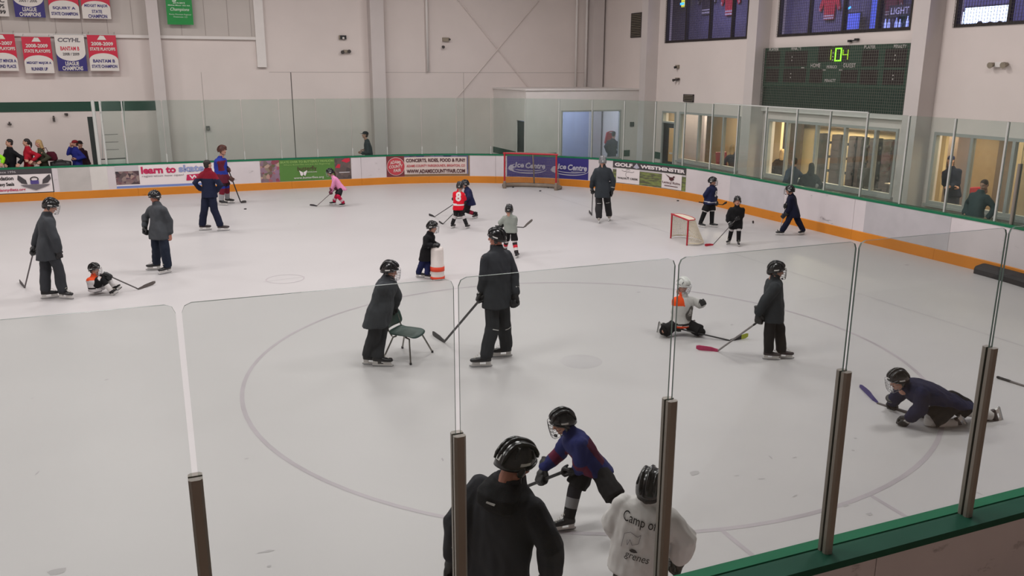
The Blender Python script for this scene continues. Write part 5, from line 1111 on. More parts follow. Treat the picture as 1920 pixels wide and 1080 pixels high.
# --- people --------------------------------------------------------------------
NOTE = []
def person(label, ref, H, yaw, head, neck, pelvis, L=None, R=None, feet=None, hy=None, hp=0.0, kit=None, hs=1.0, bulk=1.0, knees=(None, None), elbows=(None, None), group=None, ground=0.0, bend=None, cat='person', shw=1.0, side_bend=0.0):
    """pixels are turned into points on an upright plane through the feet; d is the distance behind that plane.
    L, R: person's left and right hand: ('p', x, y, d) or ('s', stick, t) ; feet (left, right): ('g', x, y, toe) on the ice or ('p', x, y, d, toe, pitch)"""
    K = dict(top='jacket', topc='#33363a', botc='#33363a', bottom='trousers', glove=M_glove, gtrim=M_glove, helmet=M_helm, cage=None, boots=M_boot, hair=None, hem=0.13, skin=SKIN, hat=None, barehands='', sock=None, stripes=(), skates=True, lowleg=True, holder=M_hold)
    if kit: K.update(kit)
    u = H / 1.75; g = G(ref[0], ref[1]) if len(ref) == 2 else V3(ref)
    def at(q): return PL(g, q[0], q[1], q[2] if len(q) > 2 else 0.0)
    def dr(a): a = math.radians(a); return -HN * math.cos(a) + HR * math.sin(a)
    F = dr(yaw); LF = UP.cross(F)                       # facing and person's left
    nk, pv, hd = at(neck), at(pelvis), at(head)
    depth = (g - CAM).length; vox = max(0.0085, depth * 0.00085) * K.get('lod', 1.0)
    root = thing('person', label, cat, V3((g.x, g.y, ground)), group)
    spine = (nk - pv); sp = spine.normalized(); LFs = (LF - sp * LF.dot(sp)).normalized(); FS = LFs.cross(sp)   # chest forward
    if FS.dot(F) < 0 and abs(FS.dot(F)) > 0.2: FS = -FS
    sw = 0.195 * u * bulk * shw; drop = sp * (-0.095 * u)
    hem_add = 0.0
    if feet != 'auto' and all(f is not None and f[0] == 'g' for f in feet):
        an_ = [G(f[1], f[2]) + UP * 0.155 * u for f in feet]; tgt = 0.83 * u * K.get('crouch', 1.0); p0 = pv.copy()
        for _ in range(60):
            if sum((pv - UP * 0.0 - a_).length for a_ in an_) / 2 >= tgt or (nk - pv).length < 0.42 * u: break
            pv = pv + sp * 0.008
        hem_add = (pv - p0).length; spine = nk - pv
    SH = [nk + drop + LFs * sw, nk + drop - LFs * sw]; HP = [pv + LF * 0.085 * u, pv - LF * 0.085 * u]
    # legs
    AN, TOE, FM = [], [], []
    if feet == 'auto': gg = V3((pv.x, pv.y, ground)); feet = (('w', gg + LF * 0.11 * u, yaw), ('w', gg - LF * 0.11 * u, yaw))
    lt = 0.155 * u if K['skates'] else 0.09 * u
    for i in range(2):
        f = feet[i]
        if f is None: AN.append(None); TOE.append(None); FM.append(None); continue
        if f[0] == 'g': c = G(f[1], f[2]); td = dr(f[3]); fz = UP
        elif f[0] == 'w': c = V3(f[1]); td = dr(f[2]); fz = UP
        else:
            c = at(f[1:4]); td = dr(f[4]); p = math.radians(f[5]); td2 = td * math.cos(p) + UP * math.sin(p); fz = UP * math.cos(p) - td * math.sin(p); td = td2
            if f[0] == 'a': c = c - fz * lt
        AN.append(c + fz * lt); TOE.append(td); FM.append((c, td, fz))
    KN = []
    for i in range(2):
        if AN[i] is None: KN.append(None); continue
        pole = at(knees[i]) if knees[i] else (HP[i] + AN[i]) / 2 + F * 0.5
        r = (AN[i] - HP[i]).length / (0.85 * u); lk = 1.0
        if r > K.get('straight', 0.78): lk = r * 1.012
        KN.append(ik(HP[i], AN[i], 0.43 * u * lk, 0.42 * u * lk, pole))
        if r > 1.06: NOTE.append('%s leg%d reach %.2f' % (label[:30], i, r))
    # arms
    WR, EL, HM = [], [], []
    for i, h in enumerate((L, R)):
        out = LF if i == 0 else -LF
        if h is None: h = ('v', SH[i] + UP * (-0.50 * u) + out * 0.06 * u + F * 0.06)
        if h[0] == 's': st = h[1]; gp = st[1].lerp(st[2], h[2]); sx = (st[2] - st[1]).normalized()
        elif h[0] == 'p': gp = at(h[1:]); sx = None
        else: gp = V3(h[1]); sx = None
        bare = 'LR'[i] in K['barehands']; hk = u * (1.0 if bare else 1.12) * (hs ** 0.5)
        pole = at(elbows[i]) if elbows[i] else (SH[i] + gp) / 2 + out * 0.25 - F * 0.3 - UP * 0.25
        wr = gp
        for _ in range(2):
            tl = min(1.0, max((wr - SH[i]).length * 1.035, 0.40 * u) / (0.545 * u)) if K.get('armfit', True) else 1.0; e = ik(SH[i], wr, 0.285 * u * tl, 0.26 * u * tl, pole); fa = (wr - e).normalized()
            ax = sx if sx is not None else (F * 0.9 + out * -0.25)
            y = fa if sx is None else (fa - ax * (fa.dot(ax) * 0.75)).normalized()
            x = ax - y * ax.dot(y); x = x.normalized() if x.length > 1e-3 else y.orthogonal().normalized()
            # thumb side is -X ; back of the hand points out / up
            z = x.cross(y)
            if z.dot(out + UP * 0.3) < 0: x = -x; z = -z
            xs = -hk if i == 0 else hk
            Mx = Matrix(((x.x * xs, y.x * hk, z.x * hk, 0), (x.y * xs, y.y * hk, z.y * hk, 0), (x.z * xs, y.z * hk, z.z * hk, 0), (0, 0, 0, 1)))
            off = Mx @ (GRIP if sx is not None else V3((0, 0.06, -0.01)))
            lo = gp - off; wr = lo - y * 0.02 * u
        r = (wr - SH[i]).length / (0.545 * u)
        if r > 1.08: NOTE.append('%s arm%d reach %.2f' % (label[:30], i, r))
        if r > 1.0:
            pass
        Mx.translation = lo; EL.append(e); WR.append(wr); HM.append((Mx, bare))
    # head
    hyaw = yaw if hy is None else hy; fd = dr(hyaw); p = math.radians(hp); fdir = fd * math.cos(p) + UP * math.sin(p); hup = UP * math.cos(p) - fd * math.sin(p)
    hk = u * hs; HMx = frame(hd, fdir, hup, hk)
    # body: one continuous figure under the clothes
    b = MB(); q = 0.78
    b.loft([sring(pv - sp * 0.08 * u, LF, F, 0.13 * u, 0.09 * u), sring(pv + sp * 0.05 * u, LF, F, 0.14 * u, 0.09 * u), sring(pv.lerp(nk, 0.5), LFs, FS, 0.12 * u, 0.085 * u), sring(pv.lerp(nk, 0.85), LFs, FS, 0.13 * u, 0.085 * u), sring(nk - sp * 0.02 * u, LFs, FS, 0.06 * u, 0.055 * u)])
    b.tube([nk - sp * 0.06 * u, nk, hd + hup * (-0.06 * hk)], [0.06 * u, 0.055 * u, 0.052 * hk], 12, True)
    for i in range(2):
        b.tube([SH[i], EL[i], WR[i]], [0.05 * u, 0.042 * u, 0.032 * u], 8, True)
        if AN[i] is not None: b.tube([HP[i], KN[i], AN[i] + (KN[i] - AN[i]).normalized() * 0.02], [0.07 * u, 0.044 * u, 0.034 * u], 8, False)
    me = remesh(b, max(0.014, vox), 2, 0.5); o = MB(); o.add([v.co.copy() for v in me.vertices], [tuple(f.vertices) for f in me.polygons]); bpy.data.meshes.remove(me)
    hm = HEAD['hi' if depth < 12 else 'lo']; base = len(o.V); o.V += [HMx @ v for v in hm.V]; o.F += [tuple(i + base for i in f) for f in hm.F]; o.M += hm.M
    for (Mx, bare) in HM:
        if bare: base = len(o.V); o.V += [Mx @ v for v in HAND.V]; o.F += [tuple(i + base for i in f) for f in HAND.F]; o.M += [0] * len(HAND.F)
    o.build('body', [K['skin'], EYE, IRIS, LIPS], root, True)
    # upper garment
    b = MB(); hem = K['hem'] * u * (0.6 if hem_add > 0.02 else 1) + hem_add; T = lambda t: pv + spine * t; mixs = lambda t: (LF * (1 - t) + LFs * t).normalized(); mixf = lambda t: (F * (1 - t) + FS * t).normalized()
    bw = (sw + 0.012 * u); dp = 0.13 * u * bulk
    col = K.get('collar', 0.075) * u
    rows = [(-hem / spine.length, 1.02, 1.30), (0.0, 0.97, 1.20), (0.3, 0.88, 1.0), (0.6, 0.94, 1.02), (0.80, 1.0, 0.95), (0.90, 0.93, 0.82), (0.96, 0.70, 0.70)]
    hw_ = K.get('hemw', 1.0)
    if K['top'] == 'jersey': rows = [(t, max(w_, 1.0) if t < 0.85 else w_, d * 1.04) for t, w_, d in rows]
    def tw(t, w_): return bw * w_ * (hw_ if t < 0.1 else 1.0)
    b.loft([sring(T(t), mixs(max(0, t)), mixf(max(0, t)), tw(t, w_), dp * d) for t, w_, d in rows] + [sring(nk - sp * 0.005 * u, LFs, FS, col * 1.25, col * 1.15), sring(nk + (hd - nk).normalized() * 0.075 * u * K.get('collarh', 1.3 if hs > 1.1 else 1.0), LFs, FS, col, col)])
    sr = K.get('sleeve', 1.0) * bulk
    for i in range(2):
        w2 = WR[i].lerp(EL[i], 0.10)
        b.tube([SH[i] - LFs * (0.03 * u * (1 if i == 0 else -1)), EL[i], w2], [0.080 * u * bulk, 0.078 * u * sr, 0.068 * u * sr], 12, True)
    top = remesh(b, vox, 4, 0.55); crease(top, 0.016 * u, 8.0 / u, sum(map(ord, label)) % 97)
    tm = [cloth(K['topc'])] + [cloth(c) for (_, _, c) in K['stripes']]
    for k, (fn, _, c) in enumerate(K['stripes']):
        for f in top.polygons:
            c_ = f.center; t = (c_ - pv).dot(sp) / spine.length; a = min((c_ - (SH[i] + (EL[i] - SH[i]) * max(0, min(1, (c_ - SH[i]).dot(EL[i] - SH[i]) / (EL[i] - SH[i]).length_squared)))).length for i in range(2))
            s_ = (c_ - pv).dot(LF) / u; fo = (c_ - pv.lerp(nk, max(0, min(1, t)))).dot(mixf(max(0, min(1, t)))) / u
            arm = min((WR[i] - c_).length for i in range(2)) / u
            if fn(t, s_, fo, arm): f.material_index = k + 1
    topo = link(K['top'], top, tm, root, True)
    # lower garment
    b = MB(); dpp = 0.115 * u
    b.loft([sring(pv - UP * 0.09 * u, LF, F, 0.155 * u, dpp), sring(pv, LF, F, 0.165 * u * K.get('hipw', 1.0), dpp * 1.05), sring(T(0.22), mixs(0.2), mixf(0.2), 0.15 * u, dpp * 0.95)])
    for i in range(2):
        if AN[i] is None: continue
        if K['bottom'] == 'trousers':
            an = FM[i][0] + FM[i][2] * (0.125 * u) - FM[i][1] * 0.01 * u if K['skates'] else AN[i]; tk = u * K.get('legw', 1.0)
            b.tube([HP[i] + UP * 0.02, KN[i], AN[i].lerp(KN[i], 0.30), AN[i].lerp(KN[i], 0.05), an], [0.098 * tk, 0.096 * tk, 0.092 * tk, 0.088 * tk, 0.080 * tk], 12, False)
        else:
            b.tube([HP[i] + UP * 0.02, HP[i].lerp(KN[i], 0.6), HP[i].lerp(KN[i], 0.90)], [0.092 * u * bulk, 0.108 * u * bulk, 0.115 * u * bulk], 12, False)
    bot = remesh(b, vox, 3, 0.5); crease(bot, 0.014 * u, 8.0 / u, sum(map(ord, label)) % 89)
    link(K['bottom'], bot, [cloth(K['botc'])], root, True)
    if K.get('kneestrip'):
        for i in range(2):
            t = (AN[i] - KN[i]).normalized(); fv = (F - t * F.dot(t)).normalized(); sv = t.cross(fv); c_ = KN[i] + t * 0.03 * u; mb = MB(); P = []
            for q in range(9):
                a_ = math.radians(150 + 60 * q / 8 - (0 if K['kneestrip'] > 0 else 180)); w_ = 0.103 * u * K.get('legw', 1.0)
                for z_ in (-0.006, 0.006): P.append(c_ + (fv * math.cos(a_) + sv * math.sin(a_)) * w_ + t * z_ * u)
            mb.add(P, [(2 * q, 2 * q + 1, 2 * q + 3, 2 * q + 2) for q in range(8)]); mb.build('reflective_strip', MATS['glove_trim'], root)
    if K['bottom'] != 'trousers':
        for i in range(2):
            if AN[i] is None: continue
            sc = K['sock'] or ('#1a1a1c',); mb = MB(); n = len(sc) * max(3, 9 // len(sc)) + 1; st_ = (n - 1) // len(sc); k0 = HP[i].lerp(KN[i], 0.6); path = [k0, KN[i], AN[i]]
            d1 = (KN[i] - k0).length; d2 = (AN[i] - KN[i]).length; rings = []
            for q in range(n):
                s_ = (d1 + d2) * q / (n - 1); p = k0.lerp(KN[i], s_ / d1) if s_ < d1 else KN[i].lerp(AN[i], (s_ - d1) / d2); ta = (KN[i] - k0).normalized(); tb_ = (AN[i] - KN[i]).normalized(); kk = max(0.0, min(1.0, (s_ - d1) / (0.10 * u) * 0.5 + 0.5)); t = (ta * (1 - kk) + tb_ * kk); t = t.normalized() if t.length > 0.2 else tb_
                fv = (F - t * F.dot(t)); fv = fv.normalized() if fv.length > 0.2 else t.orthogonal().normalized(); sv = t.cross(fv)
                rr = u * (0.086 - 0.020 * q / (n - 1)) * (1.06 if q == 2 else 1); rings.append(sring(p, sv, fv, rr, rr * 1.05, 14, 1.0))
            for q in range(n - 1): mb.mi = min(len(sc) - 1, q // st_); mb.loft([rings[q], rings[q + 1]], False)
            mb.mi = 0; mb.add(rings[0], [tuple(range(len(rings[0])))]); mb.mi = len(sc) - 1; mb.add(rings[-1], [tuple(range(len(rings[-1])))])
            mb.build('sock', [cloth(c) for c in sc], root, True)
    # skates or shoes
    for i in range(2):
        if AN[i] is None: continue
        c, td, fz = FM[i]; k = u * K.get('footk', 1.0)
        if K['skates']:
            Mx = frame(c + td * 0.02 * u, td, fz, k); bo = inst('skate', BOOT, [K['boots']], Mx, root)
            inst('blade_holder', HOLDER, [K['holder']], None, root, bo); inst('runner', RUNNER, [M_steel], None, root, bo); inst('laces', LACES, [M_lace], None, root, bo)
        else: Mx = frame(c + td * 0.02 * u - fz * 0.07 * u, td, fz, k); inst('shoe', BOOT, [K['boots']], Mx, root)
    for i in range(2):
        if not HM[i][1]: inst('glove', GLOVE, [K['glove'], K['gtrim']], HM[i][0], root)
    # headgear and hair
    if K['helmet']:
        h = inst('helmet', H_SHELL, [K['helmet']], HMx @ Matrix.Scale(1.04, 4), root)
        inst('vents', H_VENT, [M_pad if K['helmet'] is not M_helmw else M_helmg], None, root, h); inst('sticker', H_STK, [K.get('stk', M_stick_w)], None, root, h)
        inst('ear_guard', H_EAR, [K['helmet']], None, root, h); inst('chin_strap', H_STRAP, [M_cageb], None, root, h)
        if K['cage']: inst('face_cage', H_CAGE, [K['cage']], None, root, h)
    if K['hair']:
        b = MB(); X, Y, Z = V3((1, 0, 0)), V3((0, 1, 0)), V3((0, 0, 1)); st, colr = K['hair']
        if not K['helmet']: b.ell((0, -0.022, 0.042), X * 0.080, Y * 0.096, Z * 0.086, 18, 12); b.ell((0, -0.05, -0.01), X * 0.072, Y * 0.060, Z * 0.075)
        if st == 'long': b.loft([sring(V3((0, -0.055, 0.02)), X, Y, 0.085, 0.06), sring(V3((0, -0.06, -0.08)), X, Y, 0.09, 0.055), sring(V3((0, -0.075, -0.17)), X, Y, 0.085, 0.045), sring(V3((0, -0.085, -0.26)), X, Y, 0.055, 0.025)])
        if st == 'tail': b.tube([(0, -0.09, 0.03), (0, -0.13, -0.02), (0, -0.13, -0.10), (0, -0.115, -0.18)], [0.03, 0.036, 0.03, 0.012], 10, True)
        if st == 'nape': b.tube([(-0.05, -0.075, -0.05), (0, -0.10, -0.06), (0.05, -0.075, -0.05)], 0.03, 8, True)
        m = remesh(b, 0.011, 2, 0.5); crease(m, 0.004, 40.0); m.transform(HMx); link('hair', m, [HAIRS[colr]], root, True)
    if K['hat']:
        b = MB(); X, Y, Z = V3((1, 0, 0)), V3((0, 1, 0)), V3((0, 0, 1))
        b.loft([sring(V3((0, -0.012, z)), X, Y, 0.087 * r, 0.107 * r, 20, 1.0) for z, r in ((0.035, 1.0), (0.06, 0.99), (0.09, 0.9), (0.115, 0.68), (0.13, 0.3))])
        hk_ = b.mesh('cap'); hk_.transform(HMx); ho = link('cap', hk_, [cloth(K['hat'])], root, True)
        b = MB(); b.loft([[V3((x, y, z)) for x, y, z in ((-0.07, 0.05, z0), (-0.045, 0.135, z0 - 0.008), (0, 0.165, z0 - 0.012), (0.045, 0.135, z0 - 0.008), (0.07, 0.05, z0), (0, 0.085, z0 + 0.004))] for z0 in (0.036, 0.044)])
        br = b.mesh('brim'); br.transform(HMx); link('cap_brim', br, [cloth(K['hat'])], ho)
    return root, dict(top=topo, nk=nk, pv=pv, SH=SH, FS=FS, F=F, LF=LFs, sp=sp, u=u, hd=hd, head=HMx, WR=WR, KN=KN)
def cutmesh(vs, fs, k=9):
    import bmesh
    bm = bmesh.new(); V_ = [bm.verts.new((x, y, 0)) for x, y in vs]
    for f in fs:
        try: bm.faces.new([V_[i] for i in f])
        except ValueError: pass
    for ax in (0, 1):
        for i in range(1, k):
            co = [0, 0, 0]; no = [0, 0, 0]; co[ax] = i / k; no[ax] = 1
            bmesh.ops.bisect_plane(bm, geom=bm.verts[:] + bm.edges[:] + bm.faces[:], plane_co=co, plane_no=no)
    bm.verts.index_update(); r = [(v.co.x, v.co.y) for v in bm.verts], [tuple(v.index for v in f.verts) for f in bm.faces]; bm.free(); return r
def decal(info, s, t, side, w_, h, col, front=False, bold=0.03, slope=0.0, shear=0.0, root=None, name='lettering', geo=None):
    """print laid on the chest or back of the upper garment"""
    me = info['top'].data; tr = BVHTree.FromPolygons([v.co for v in me.vertices], [tuple(p.vertices) for p in me.polygons])
    d = info['FS'] * (1 if front else -1); rt = info['LF'] * (1 if front else -1); c = info['pv'].lerp(info['nk'], t) + rt * side
    vs, fs = geo if geo else text_geo(s, bold, shear); vs, fs = cutmesh(vs, fs); mb = MB(); ok = []
    for (x, y) in vs:
        o = c + rt * ((x - 0.5) * w_) + info['sp'] * ((y - 0.5 + slope * (x - 0.5)) * h)
        r = tr.ray_cast(o + d * 0.6, -d)
        ok.append((r[0] + d * 0.009) if r[0] is not None else o + d * 0.14)
    mb.add(ok, fs); return mb.build(name, cloth(col, 0.0), info['top'])
# ------------------------------------------------------------------ skaters
def SP(g, x, y, d=0.0): return PL(g, x, y, d)
CHAR = '#3b3e42'; CHAR2 = '#34363a'
# coach at far left
g = G(103, 560)
st = stick('black hockey stick held low by the coach at the far left', SP(g, 64, 466, 0.02), G(46.2, 540), G(34, 530), '#4a4244', '#2a2527')
person('coach in charcoal jacket and black helmet at far left, seen from behind with stick', (103, 560), 1.78, 125, (95, 386), (88, 402), (88, 475), ('s', st, 0.10), ('p', 110, 477, -0.05), (('g', 87, 560, 120), ('g', 119, 560, 75)), hy=105, hp=-25, bulk=1.02,
       kit=dict(kneestrip=1, topc=CHAR, botc=CHAR2, cage=M_cage, hair=('nape', '#1d1614'), gtrim=M_glove, hem=0.17), knees=((84, 512, 0.2), (109, 512, 0.0)), elbows=((52, 440, 0.2), (108, 443, -0.3)))
# older coach facing left
person('older coach in charcoal jacket and blue jeans looking down to the left', (305, 510), 1.72, -30, (290, 370), (295, 384), (299, 440, -0.06), ('p', 318, 444, -0.08), ('p', 272, 432, -0.05), (('g', 315, 512, -35), ('g', 295, 506, -75)), hy=-22, hp=-14, bulk=1.04,
       kit=dict(topc='#404347', botc='#1f2635', barehands='L', skin=SKIN2, hem=0.14), elbows=((326, 412, 0.1), (268, 408, 0.1)), knees=((312, 475, -0.3), (292, 475, -0.3)))
# child sitting on the ice between them
g = G(190, 551)
st = stick('brown hockey stick held out by the child sitting on the ice', SP(g, 195, 513, -0.06), G(262, 543), G(290, 533), '#4a4444', '#57504c', k=0.85)
person('child in white and orange jersey sitting on the ice beside the coach at far left', (190, 551), 1.16, 72, (177, 505), (177, 517), (181, 541), ('s', st, 0.05), ('s', st, 0.16), (('a', 213, 538, 0.08, 80, 35), ('a', 208, 545, -0.08, 70, 30)), hy=70, hp=-5, hs=1.3, bulk=1.15,
       kit=dict(top='jersey', topc='#c3bfc0', botc='#151417', bottom='hockey_shorts', sock=('#c9c5c4', '#151417', '#c9c5c4'), cage=M_cage, hem=0.05, straight=2.0, stripes=((lambda t, s, f, a: t > 0.78 and a > 0.2, 0, '#e0522a'), (lambda t, s, f, a: 0.12 < t < 0.2, 0, '#2a2628'), (lambda t, s, f, a: 0.10 < a < 0.15, 0, '#e0522a'))), knees=((206, 522, 0.1), (202, 527, -0.1)))
# man in red and navy tracksuit
person('bareheaded man in navy tracksuit with red shoulders, hands on hips, seen from behind', (397, 433), 1.78, 165, (389.6, 309), (389.5, 320), (392.5, 366), ('p', 381, 359, 0.12), ('p', 404, 360, 0.12), (('g', 380, 432, 110), ('g', 414, 433, 105)), hy=150, bulk=0.92,
       kit=dict(armfit=False, topc='#1a2038', botc='#191e33', helmet=None, hair=('short', '#1d1614'), hem=0.08, barehands='LR', stripes=((lambda t, s, f, a: t > 0.66 and a > 0.30, 0, '#7a1226'),), boots=M_boot2), elbows=((364, 345, -0.1), (416, 346, -0.1)), knees=((383, 396), (404, 396)))
# skater in blue behind him
g = G(420, 384)
st = stick('black hockey stick reaching from the skater in blue to a puck', SP(g, 426, 312, 0.05), G(452, 381), G(461, 380), '#1d1b1c', '#3a3634', k=1.05)
person('skater in blue and maroon jersey with brown helmet, partly hidden behind the man in navy', (420, 384), 1.80, 75, (417, 282), (413, 296), (415, 337), ('s', st, 0.10), ('s', st, 0.36), (('g', 427, 381, 85), ('g', 416, 385, 70)), hs=1.1, bulk=1.1,
       kit=dict(crouch=0.93, top='jersey', topc='#26348a', botc='#2a1820', bottom='hockey_shorts', sock=('#26348a', '#6e1a2c', '#8f8f92'), helmet=mat('helmet_brown', '#4a241a', 0.6), stk=mat('sticker_dark', '#2a1712', 0.5), glove=mat('glove_brown', '#4a2a24', 0.6), gtrim=mat('glove_brown2', '#3a201c', 0.6), hem=0.16, holder=M_hold, stripes=((lambda t, s, f, a: t < 0.05 or (t > 0.25 and t < 0.85 and f > 0.06 and a > 0.3), 0, '#5c1c2e'),)))
# girl in pink
g = G(635, 386)
st = stick('thin dark hockey stick of the child in pink', SP(g, 634, 350, -0.05), G(593, 387), G(580, 385.5), '#6a6060', '#2a2628', k=0.75)
person('child in pink jersey and red socks bending over a stick near the green advert', (635, 386), 1.24, -75, (619, 323.5), (625, 333), (641, 354), ('s', st, 0.34), ('s', st, 0.10), (('g', 644, 387, -45), ('g', 627, 384, -70)), hs=1.28, hp=-18, bulk=1.1,
       kit=dict(crouch=0.85, top='jersey', topc='#d487ae', botc='#17161a', bottom='hockey_shorts', sock=('#c01a46', '#b31640', '#b31640', '#c8a9b0', '#b31640'), cage=M_cage, hair=('tail', '#3a241a'), glove=mat('glove_maroon', '#5c1a30', 0.6), gtrim=mat('glove_pink', '#b04a78', 0.6), hem=0.10), knees=((637, 368, -0.2), (629, 368, 0.0)))
# red jersey number eight and the child behind
g = G(861, 428)
st = stick('dark hockey stick of the child in red, its blade farther from the viewer', SP(g, 867, 372, 0.22), G(814, 407), G(803, 404.5), '#4a4646', '#222022', k=0.78)
r8 = person('child in red jersey with white number eight, seen from behind', (861, 428), 1.22, 175, (862, 349), (861, 359), (859.5, 388), ('s', st, 0.15), ('s', st, 0.02), (('g', 848, 428, 150), ('g', 875, 429, 150)), hs=1.28, bulk=1.0,
       kit=dict(top='jersey', topc='#d3142a', botc='#1b1a1c', bottom='hockey_shorts', sock=('#1b1a1c', '#222022', '#b9b4b4', '#1b1a1c', '#1b1a1c'), hem=0.19, stripes=((lambda t, s, f, a: -0.16 < t < -0.02, 0, '#d8cfd0'),)), knees=((852, 406), (867, 406)))
decal(r8[1], '8', 0.60, 0.0, 0.14, 0.24, '#e0d8d4', bold=0.05)
g = G(875, 410)
st = stick('short dark hockey stick left of the child in red, its blade nearer to the viewer', SP(g, 873, 378, -0.2), G(829.5, 421), G(822, 416.5), '#2a2626', '#1d1b1c', k=0.78)
person('child in navy leaning forward behind the child in red', (875, 410), 1.30, -75, (872, 345.5), (876, 354), (882, 381), ('s', st, 0.10), ('s', st, 0.03), (('g', 893, 409.5, -40), ('g', 862, 410, -70)), hs=1.2, hp=-10, bulk=1.1,
       kit=dict(crouch=0.9, top='jersey', topc='#1c2142', botc='#17171a', bottom='hockey_shorts', sock=('#17171a', '#17171a', '#8a1f34', '#17171a'), hem=0.12, cage=M_cageb))
# grey jersey from behind
g = G(960, 481)
st = stick('dark hockey stick held level by the child in grey jersey', SP(g, 929.5, 423.5, 0.22), SP(g, 984, 426.5, 0.32), SP(g, 999, 414, 0.42), '#2c2829', '#6d6863', k=0.72)
person('child in grey jersey and black shorts with striped socks, seen from behind', (960, 481), 1.20, 172, (954.5, 393), (955.5, 403), (957.5, 432), ('s', st, 0.18), ('s', st, 0.62), (('g', 947, 475, 170), ('g', 968.5, 484, 160)), hs=1.28, bulk=1.02,
       kit=dict(top='jersey', topc='#8d938c', botc='#19181a', bottom='hockey_shorts', sock=('#c9c4c2', '#c9c4c2', '#2a2022', '#c22a3a', '#c9c4c2', '#2a2022'), cage=M_cageb, hem=0.07, hipw=1.05), knees=((949, 455), (964.5, 457)))
# child in black behind the barrel
tb = G(820.5, 523)
person('child in black jacket and navy trousers leaning on the white barrel', (793, 521), 1.20, 72, (810.5, 426), (806, 439), (799.5, 482), ('v', tb + V3((0.02, 0.06, 0.69))), ('v', tb + V3((-0.05, -0.05, 0.69))), (('g', 801, 523, 82), ('g', 785, 520, 82)), hs=1.3, hp=-8, bulk=1.15,
       kit=dict(topc='#121114', botc='#1b2148', hem=0.16, collarh=1.25, cage=M_cage, collar=0.085), knees=((806, 502, 0.1), (791, 500, -0.05)))
# coach pushing the chair
person('coach in charcoal jacket and black helmet bending over the green chair', (700, 685), 1.72, 80, (731, 507), (727, 523), (709, 597), ('v', CP(-0.26, -0.10, 0.665)), ('v', CP(-0.26, 0.12, 0.665)), (('g', 709, 687, 85), ('g', 691, 684, 85)), hy=75, hp=-12, bulk=1.1,
       kit=dict(crouch=0.95, topc=CHAR, botc='#2e3033', hem=0.15, cage=M_cage, hemw=1.12), elbows=((748, 555, 0.3), (752, 556, -0.15)), knees=((715, 641, 0.1), (701, 640, -0.1)))
# coach in the middle
g = G(930, 680)
st = stick('long black hockey stick held in one hand by the coach in the middle', SP(g, 905, 556, -0.10), G(832, 642), G(808, 629), '#2a2829', '#302e2e', k=1.05)
person('tall coach in charcoal jacket and trousers standing behind the middle glass seam', (930, 680), 1.80, -142, (931, 446), (931.5, 468), (932, 571), ('s', st, 0.06), ('p', 966, 563, 0.02), (('g', 911, 688, -85), ('g', 949, 669, -80)), hy=-98, hp=0, bulk=0.98,
       kit=dict(kneestrip=1, topc='#303337', botc='#2c2e31', hem=0.05, gtrim=M_glovew, skin=SKIN2), elbows=((908, 520, -0.1), (976, 520, 0.3)), knees=((919, 617, -0.1), (944, 615, 0.0)))
# kneeling child in white and orange
g = G(1275, 627)
st = stick('black hockey stick with lime blade tip held by the kneeling child', SP(g, 1241, 609, -0.02), G(1373, 639.5), G(1402, 634), '#1d1b1c', '#232122', '#a9b23a', k=0.85)
rk = person('child in white and orange jersey and white helmet kneeling on the ice', (1275, 627), 1.30, 28, (1281, 534), (1282, 555), (1277, 606), ('p', 1319, 567, -0.15), ('s', st, 0.24), (('a', 1302, 614, 0.15, 40, -150), ('a', 1247, 612, 0.10, 85, -98)), hy=30, hp=-25, hs=1.2, bulk=1.15,
       kit=dict(top='jersey', topc='#c3c2bf', botc='#151416', bottom='hockey_shorts', sock=('#151416',), helmet=M_helmw, stk=mat('sticker_grey', '#8d8f90', 0.4), cage=M_cage, hem=0.06, gtrim=M_glovew,
                stripes=((lambda t, s, f, a: t > 0.70 and s < -0.06 and a > 0.22, 0, '#e2501e'), (lambda t, s, f, a: 0.0 < t < 0.07, 0, '#2a2628'), (lambda t, s, f, a: -0.10 < t < -0.02, 0, '#d24a2a'))), knees=((1308, 620, -0.45), (1258, 624, -0.45)), elbows=((1312, 572, 0.1), (1258, 586, 0.05)))
_blob = [(0.1, 0.2), (0.3, 0.05), (0.7, 0.0), (0.95, 0.25), (0.8, 0.5), (1.0, 0.75), (0.75, 1.0), (0.4, 0.92), (0.25, 0.7), (0.0, 0.5)]
decal(rk[1], '', 0.42, 0.05, 0.16, 0.24, '#55524f', True, name='chest_emblem', geo=(_blob + [(0.5, 0.5)], [(i, (i + 1) % 10, 10) for i in range(10)]))
decal(rk[1], '', 0.42, 0.05, 0.09, 0.15, '#b3b1ae', True, name='chest_emblem', geo=([(x * 0.9 + 0.05, y) for x, y in _blob] + [(0.5, 0.5)], [(i, (i + 1) % 10, 10) for i in range(10)]))
# child in dark clothes looking right
g = G(1450, 673)
st = stick('grey hockey stick with pink blade trailing behind the child in dark clothes', SP(g, 1427, 599, -0.12), G(1344, 659), G(1305, 657), '#8b8786', '#b0305c', k=0.9)
person('child in charcoal top and black trousers looking right in front of the right glass panel', (1450, 673), 1.44, 78, (1455.5, 507), (1452.5, 523), (1447, 598), ('p', 1461, 600, 0.12), ('s', st, 0.04), (('g', 1464, 672, 82), ('g', 1439, 674, 82)), hy=72, hp=-8, hs=1.15, bulk=1.18,
       kit=dict(topc='#2b2f33', botc='#1d1b1c', hem=0.04, hair=('nape', '#1d1614'), collarh=1.25, cage=M_cageb, boots=M_boot2), knees=((1464, 632, 0.0), (1440, 632, -0.1)), elbows=((1466, 566, 0.1), (1431, 566, -0.2)))
